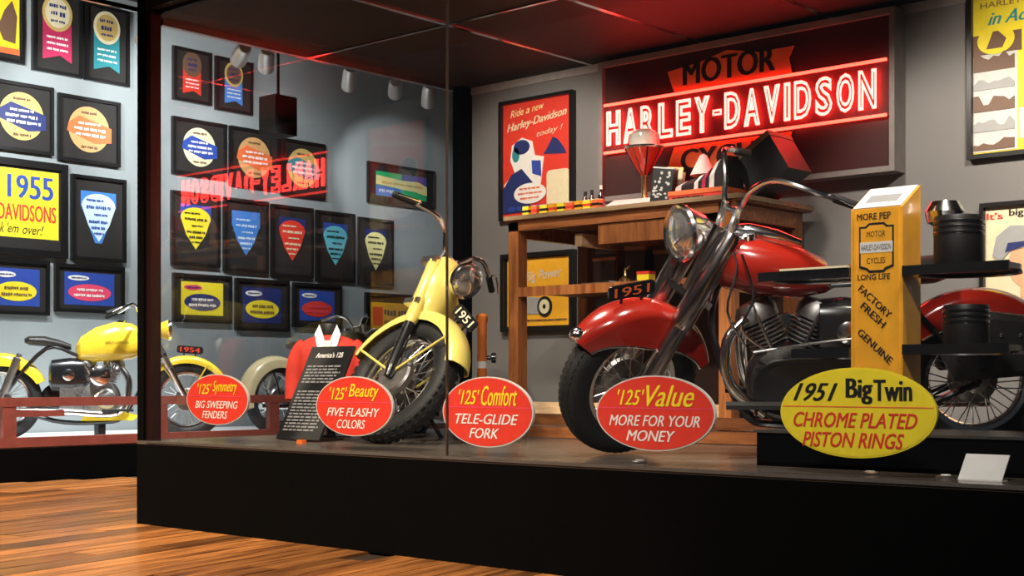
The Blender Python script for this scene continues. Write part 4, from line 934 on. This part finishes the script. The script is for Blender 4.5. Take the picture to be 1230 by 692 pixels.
# ================================================================== YELLOW PARTS RACK
RY0 = 4.75; rx0, rx1 = -2.487, -2.278; rd_ = .15
BK = thing('black_riser', 'low black block under the yellow parts rack', 'block', (-2.3, 4.85, PZ))
MB().bbox((-.55, -.18, 0), (1.3, .34, .13)).build('block', BLACKLAC, BK, False)
MB().bbox((-.56, -.19, .13), (1.31, .35, .14)).build('top_plate', mat('satin_plate', (.16, .155, .15), .25, .7), BK, False)
rk = thing('parts_rack', 'tall yellow metal parts rack with black shelves and slanted white label', 'display rack', ((rx0+rx1)/2, RY0, PZ+.14))
RYEL = mat('rack_yellow', (.78, .36, .025), .38, var=.14, vscale=9, coat=.2)
hw = (rx1-rx0)/2; zf = 1.437-PZ-.14; zbk = 1.53-PZ-.14
mb = MB(); mb.loft([[(-hw, 0, 0), (-hw, 0, zf), (-hw, rd_, zbk), (-hw, rd_, 0)], [(hw, 0, 0), (hw, 0, zf), (hw, rd_, zbk), (hw, rd_, 0)]])
mb.build('cabinet', RYEL, rk, False)
for sx in (-1, 1): MB().bbox((sx*(hw-.018)-.004, -.004, .0), (sx*(hw-.018)+.004, 0, zf-.01)).build('corner_fold', RYEL, rk, False)
# slanted label
sl = math.atan2(zbk-zf, rd_); ln = math.hypot(rd_, zbk-zf)
M_ = Matrix.Translation((0, 0, zf)) @ Matrix.Rotation(sl, 4, 'X')
MB().bbox((-hw+.008, .004, .001), (hw-.008, ln-.004, .005)).apply(M_).build('slanted_label', P_WHITE, rk, False)
MB().bbox((-hw*.62, ln*.25, .005), (hw*.62, ln*.6, .006)).apply(M_).build('label_print', P_GREY, rk, False)
lettering(rk, 'MORE PEP', -.01, zf-.028, hw*1.3, .024, -.003, P_BLK, bold=.02)
lettering(rk, 'LONG LIFE', -.01, zf-.255, hw*1.25, .021, -.003, P_BLK, bold=.02)
def barshield(k): return [(-.07*k, .08*k), (-.045*k, .08*k), (-.03*k, .092*k), (.03*k, .092*k), (.045*k, .08*k), (.07*k, .08*k), (.07*k, -.075*k), (.04*k, -.085*k), (.03*k, -.095*k), (-.03*k, -.095*k), (-.04*k, -.085*k), (-.07*k, -.075*k)]
zc_ = zf-.145
MB().prism([(x, z+zc_) for x, z in barshield(1)], -.002, 0).build('emblem_outline', P_BLK, rk, False)
MB().prism([(x, z+zc_) for x, z in barshield(.90)], -.003, -.002).build('emblem_face', RYEL, rk, False)
MB().prism(rect(-.066, zc_-.02, .066, zc_+.02), -.004, -.003).build('emblem_bar', P_LGREY, rk, False)
lettering(rk, 'HARLEY-DAVIDSON', 0, zc_, .12, .022, -.005, P_BLK); lettering(rk, 'MOTOR', 0, zc_+.05, .075, .022, -.005, P_BLK); lettering(rk, 'CYCLES', 0, zc_-.05, .075, .022, -.005, P_BLK)
ra_ = math.radians(-42)
lettering(rk, 'FACTORY', -.005, zf-.348, .165, .027, -.003, P_BLK, bold=.02, rot=ra_); lettering(rk, 'FRESH', -.012, zf-.398, .12, .027, -.003, P_BLK, bold=.02, rot=ra_)
lettering(rk, 'GENUINE', -.005, zf-.515, .175, .027, -.003, P_BLK, bold=.02, rot=ra_)
zs1 = 1.21-PZ-.14; zs2 = .92-PZ-.14
def shelf_r(z, lname, x0s, x1s, depth=.26, round_=True):
    pts = [(x0s, .005), (x1s, .005)]
    n_ = 14
    pts = [(x0s, .0)] + [(x0s+(x1s-x0s)*(.5+.5*math.cos(PI-PI*i/n_)), .0+depth*math.sin(PI*i/n_)**.6) for i in range(1, n_)] + [(x1s, .0)]
    s_ = MB().hprism(pts, z-.02, z).build('shelf', BLKMET, rk, False)
    MB().tube([(p[0], p[1]+.002, z-.026) for p in pts[1:-1]], .007, 6).build('shelf_rim', CHROME, s_)
    MB().bbox((x0s, -.012, z-.03), (x1s, .0, z+.006)).build('shelf_edge', BLKMET, s_, False)
    return s_
shelf_r(zs1, 'r', hw+.002, hw+.40); shelf_r(zs2, 'r', hw+.002, hw+.40)
shelf_r(zs1+.005, 'l', -hw-.40, -hw-.002); shelf_r(zs2-.01, 'l', -hw-.25, -hw-.002)
MB().bbox((-hw-.30, -.016, zs1+.012), (-hw-.01, .10, zs1+.02)).build('shelf_card', P_CREAM, rk, False)
def cyl_thing(name, label, x, y, z, r, h, m):
    t = thing(name, label, 'cylinder', ((rx0+rx1)/2+x, RY0+y, PZ+.14+z), group='engine cylinders on the rack shelves')
    MB().lathe([(r*.94, 0), (r, .008), (r, h-.01), (r*.95, h), (0, h)], (0, 0, 0), (0, 0, 1), 32).build('barrel', m, t)
    for k in range(3): MB().lathe([(r*1.0, h-.03-.02*k), (r*1.02, h-.028-.02*k), (r*1.02, h-.020-.02*k), (r*1.0, h-.018-.02*k)], (0, 0, 0), (0, 0, 1), 32, closed=True).build('ring_groove', BLKMET, t)
    return t
MBLK = mat('matte_black_piston', (.013, .011, .011), .5, var=.15)
cyl_thing('engine_cylinder', 'black cylinder standing on the upper right shelf of the yellow rack', hw+.17, .10, zs1, .088, .185, MBLK)
cyl_thing('engine_cylinder', 'dark cylinder standing on the lower right shelf of the yellow rack', hw+.19, .12, zs2, .082, .15, MBLK)
t = thing('chrome_cover', 'polished chrome engine cover behind the yellow rack top', 'engine part', ((rx0+rx1)/2+hw+.06, RY0+.23, PZ+.14+zs1))
MB().lathe([(.03, 0), (.03, .16), (.065, .18), (.075, .22), (.05, .26), (0, .27)], (0, 0, 0), (0, 0, 1), 22).build('dome', CHROME, t); MB().lathe([(.05, 0), (.05, .01), (.03, .012)], (0, 0, 0), (0, 0, 1), 20).build('foot', CHROME, t)

# ================================================================== small things on the plinth
p = on_y(1178, 570, GY); 
t = thing('blank_card', 'small blank white card at the right edge of the plinth', 'card', (on_y(1178, 582, GY+.1).x, GY+.09, PZ))
Mx = Matrix.Rotation(math.radians(-40), 4, 'X')
MB().bbox((-.075, -.002, .004), (.075, .002, .11)).apply(Mx).build('card', PAPER, t, False); MB().bbox((-.075, .0, 0), (.075, .05, .004)).build('card_foot', PAPER, t, False)
for k, (px, lab) in enumerate(((1045, 'small pale disc on the plinth below the yellow oval sign'), (1136, 'small pale disc on the plinth beside the white card'), (768, 'small pale disc on the plinth below the red wheel'))):
    pp = on_y(px, 566, GY+.14)
    t = thing('floor_disc', lab, 'disc', (pp.x, GY+.14, PZ), group='small pale discs set on the plinth')
    MB().lathe([(.034, 0), (.034, .006), (.028, .010), (0, .010)], (0, 0, 0), (0, 0, 1), 22).build('disc', ALU, t); MB().lathe([(.018, .010), (.016, .013), (0, .014)], (0, 0, 0), (0, 0, 1), 16).build('cap', PAPER, t)

# ------------------------------------------------------------------ information panel
t = thing('information_panel', 'slanted black information panel with pale text before the red jacket', 'information panel', (-5.80, 4.80, PZ))
Ml = Matrix.Rotation(math.radians(-27), 4, 'X')
MB().bbox((-.18, -.006, .01), (.18, .006, .58)).apply(Ml).build('panel', mat('panel_black', (.008, .008, .009), .4), t, False)
ti = text_mb("America's 125", .0, .525, .22, .032, -.0075, bold=.015).apply(Ml); link('title', flat_mesh(ti, 'title', P_WHITE), t)
mb = MB(); rd = random.Random(9); z = .455
while z > .06:
    if abs(z-.33) > .018:
        x = -.15; e = rd.uniform(.10, .155)
        while x < e:
            l = rd.uniform(.02, .06); mb.bbox((x, -.0085, z-.005), (min(x+l, e), -.006, z+.005)); x += l+.010
    z -= .0195
mb.apply(Ml).build('printed_text', flat('text_grey', (.20, .20, .20)), t, False)
MB().bbox((-.04, .05, 0), (.04, .30, .012)).build('foot', BLKMET, t, False); MB().tube([(0, .27, .01), (0, .16, .3)], .01, 8).build('strut', BLKMET, t)
t = thing('orange_tag', 'tiny orange tag on the plinth at the foot of the dark panel', 'tag', (-5.62, 4.68, PZ))
MB().hprism(rrect(-.022, -.02, .022, .02, .008), 0, .018).build('body', ORANGEM, t, False); MB().lathe([(.008, .018), (.008, .026), (0, .028)], (0, 0, 0), (0, 0, 1), 10).build('pin', BRASS, t)

# ------------------------------------------------------------------ red jacket on a bust form
t = thing('jacket', 'red jacket with white shirt collar on a bust form', 'jacket', (-6.09, 5.28, PZ), (0, 0, math.radians(41)))
t.scale = (.92, .92, 1)
RJ = mat('red_wool', (.62, .035, .018), .75, var=.12, bump=.25, bscale=150)
def jr(z, a, b, yo=0, n_=28): return [(a*math.copysign(abs(math.cos(2*PI*k/n_))**.85, math.cos(2*PI*k/n_)), yo + b*math.sin(2*PI*k/n_), z) for k in range(n_)]
MB().loft([jr(.14, .165, .10), jr(.22, .165, .105), jr(.34, .185, .115), jr(.44, .205, .115), jr(.505, .21, .105), jr(.545, .19, .09), jr(.575, .13, .07), jr(.592, .07, .058)]).build('jacket_body', RJ, t)
for sx in (-1, 1):
    MB().tube(smooth([(sx*.13, 0, .525), (sx*.185, -.005, .47), (sx*.215, -.015, .36), (sx*.22, -.03, .22)]), [.045, .066, .07, .07, .068, .066, .066, .065, .063, .062, .06, .058, .057, .056, .055, .055][:16], 14).build('sleeve', RJ, t)
    MB().loft([[(sx*.005, -.108, .46), (sx*.05, -.10, .50), (sx*.075, -.072, .595), (sx*.05, -.045, .64), (sx*.02, -.075, .575)], [(sx*.005, -.118, .46), (sx*.055, -.112, .50), (sx*.082, -.080, .597), (sx*.055, -.050, .655), (sx*.022, -.088, .575)]]).build('shirt_collar', P_WHITE, t)
MB().lathe([(.05, .57), (.056, .60), (.058, .645), (.05, .66), (0, .655)], (0, .0, 0), (0, 0, 1), 20).build('neck_form', P_BLK, t)
MB().loft([[(sx_, yy, zz) for sx_, yy, zz in ((-.03, -.098, .56), (.03, -.098, .56), (.004, -.122, .40), (-.004, -.122, .40))], [(sx_, yy-.006, zz) for sx_, yy, zz in ((-.03, -.098, .56), (.03, -.098, .56), (.004, -.122, .40), (-.004, -.122, .40))]]).build('shirt_front', P_WHITE, t)
MB().tube([(0, -.118, .42), (0, -.115, .30), (0, -.106, .16)], .004, 6).build('zip', BRASS, t)
MB().lathe([(.14, 0), (.14, .012), (.02, .02), (.018, .15)], (0, 0, 0), (0, 0, 1), 24).build('bust_stand', BLKMET, t)

# ================================================================== SPOTLIGHTS lighting the far wall
TX = -10.5; TZ = 3.86
tr = thing('light_track', 'black ceiling light track above the platform', 'light track', (TX, 9.5, TZ+.17))
MB().bbox((-.02, -6.5, 0), (.02, 5.5, .04)).build('track', BLKMET, tr, False)
for y in (-5, -2, 1, 4): MB().tube([(0, y, .04), (0, y, 4.75-TZ-.17)], .012, 8).build('hanger', BLKMET, tr)
SHELL = mat('silver_lamp_shell', (.85, .86, .86), .3, .5, var=.06); LAMP = mat('lamp_face', (1, .97, .9), .4, emit=6, ecol=(1, .96, .9), var=0)
def spotlight(label, px, tgt, power, ang=48, own=True):
    a = on_x(px, 100, TX); loc = Vector((TX, a.y, TZ)); d = (Vector(tgt)-loc).normalized()
    t = thing('spotlight', label, 'spotlight', tuple(loc), group='track spotlights on the far wall')
    MB().lathe([(.02, -.16), (.055, -.15), (.075, -.08), (.08, .13), (.074, .13), (.07, .05), (0, .05)], (0, 0, 0), d, 22).build('shell', SHELL, t)
    MB().lathe([(0, .056), (.068, .056), (.068, .052)], (0, 0, 0), d, 18).build('lamp_face', LAMP, t)
    MB().tube([(0, 0, .07), (0, 0, .17)], .012, 8).build('yoke', BLKMET, t)
    MB().bbox((-.03, -.06, .14), (.03, .06, .17)).build('adapter', BLKMET, t, False)
    l = bpy.data.lights.new('spot_lamp', 'SPOT'); l.energy = power; l.spot_size = math.radians(ang); l.spot_blend = .5; l.color = COOL; l.shadow_soft_size = .05
    o = bpy.data.objects.new('spot_lamp', l); C.objects.link(o); o.parent = t; o.location = tuple(d*.15)
    o.rotation_euler = d.to_track_quat('-Z', 'Y').to_euler()
def wl(px, py): return tuple(on_x(px, py, LX))
spotlight('silver track spotlight, leftmost of the pair over the blue ribbon', 290, wl(232, 170), 150, 84)
spotlight('silver track spotlight, right one of the pair over the blue ribbon', 320, wl(310, 240), 95, 66)
spotlight('silver track spotlight, first of three at the dark ceiling', 420, wl(405, 290), 75, 52)
spotlight('silver track spotlight, middle of three at the dark ceiling', 475, wl(470, 225), 150, 42)
spotlight('silver track spotlight, rightmost of three at the dark ceiling', 515, wl(500, 330), 60, 40)
spotlight('silver track spotlight outside the left picture edge', -60, wl(60, 160), 330, 90)
spotlight('silver track spotlight hidden behind the case corner post', 176, wl(120, 210), 180, 84)
spotlight('silver track spotlight far outside the left picture edge', -160, wl(-20, 240), 170, 84)
# platform lamp
spot('platform_lamp', (-8.9, 5.3, 4.2), (-10.8, 5.8, .3), 1500, 62, COOL, .8, .08)
spot('platform_lamp', (-8.9, 7.6, 4.2), (-10.9, 7.6, .3), 800, 58, COOL, .8, .08)
a = on_x(334, 140, -10.2)
t = thing('wall_speaker', 'dark box loudspeaker hanging under the spotlights', 'speaker', tuple(a))
MB().box((0, 0, 0), (.24, .26, .36)).build('cabinet', mat('dark_grey_box', (.02, .02, .021), .6), t, False); MB().box((.122, 0, 0), (.006, .22, .32)).build('grille', mat('grille', (.012, .012, .012), .7, bump=.3, bscale=300), t, False)
MB().tube([(0, 0, .18), (0, 0, 4.75-a.z)], .015, 8).build('bracket', BLKMET, t)

# orange post between the pale yellow motorcycle and the bench
p = at_d(579, 7.9, PZ)
t = thing('orange_stand', 'slim orange stand with a black knob right of the yellow bike wheel', 'stand', p)
MB().lathe([(.07, 0), (.07, .012), (.03, .02)], (0, 0, 0), (0, 0, 1), 20).build('base', BLKMET, t)
MB().lathe([(.028, .012), (.028, .66), (.034, .67), (.034, .70), (.02, .715), (0, .715)], (0, 0, 0), (0, 0, 1), 18).build('column', mat('orange_enamel', (.75, .20, .03), .35, coat=.4), t)
MB().lathe([(.012, 0), (.012, .03), (.03, .035), (.03, .06), (0, .065)], (RIGHT.x*.02, RIGHT.y*.02, .46), tuple(RIGHT), 14).build('knob', BLKMET, t)
MB().lathe([(.0285, .40), (.0285, .44)], (0, 0, 0), (0, 0, 1), 18).build('white_band', P_WHITE, t)
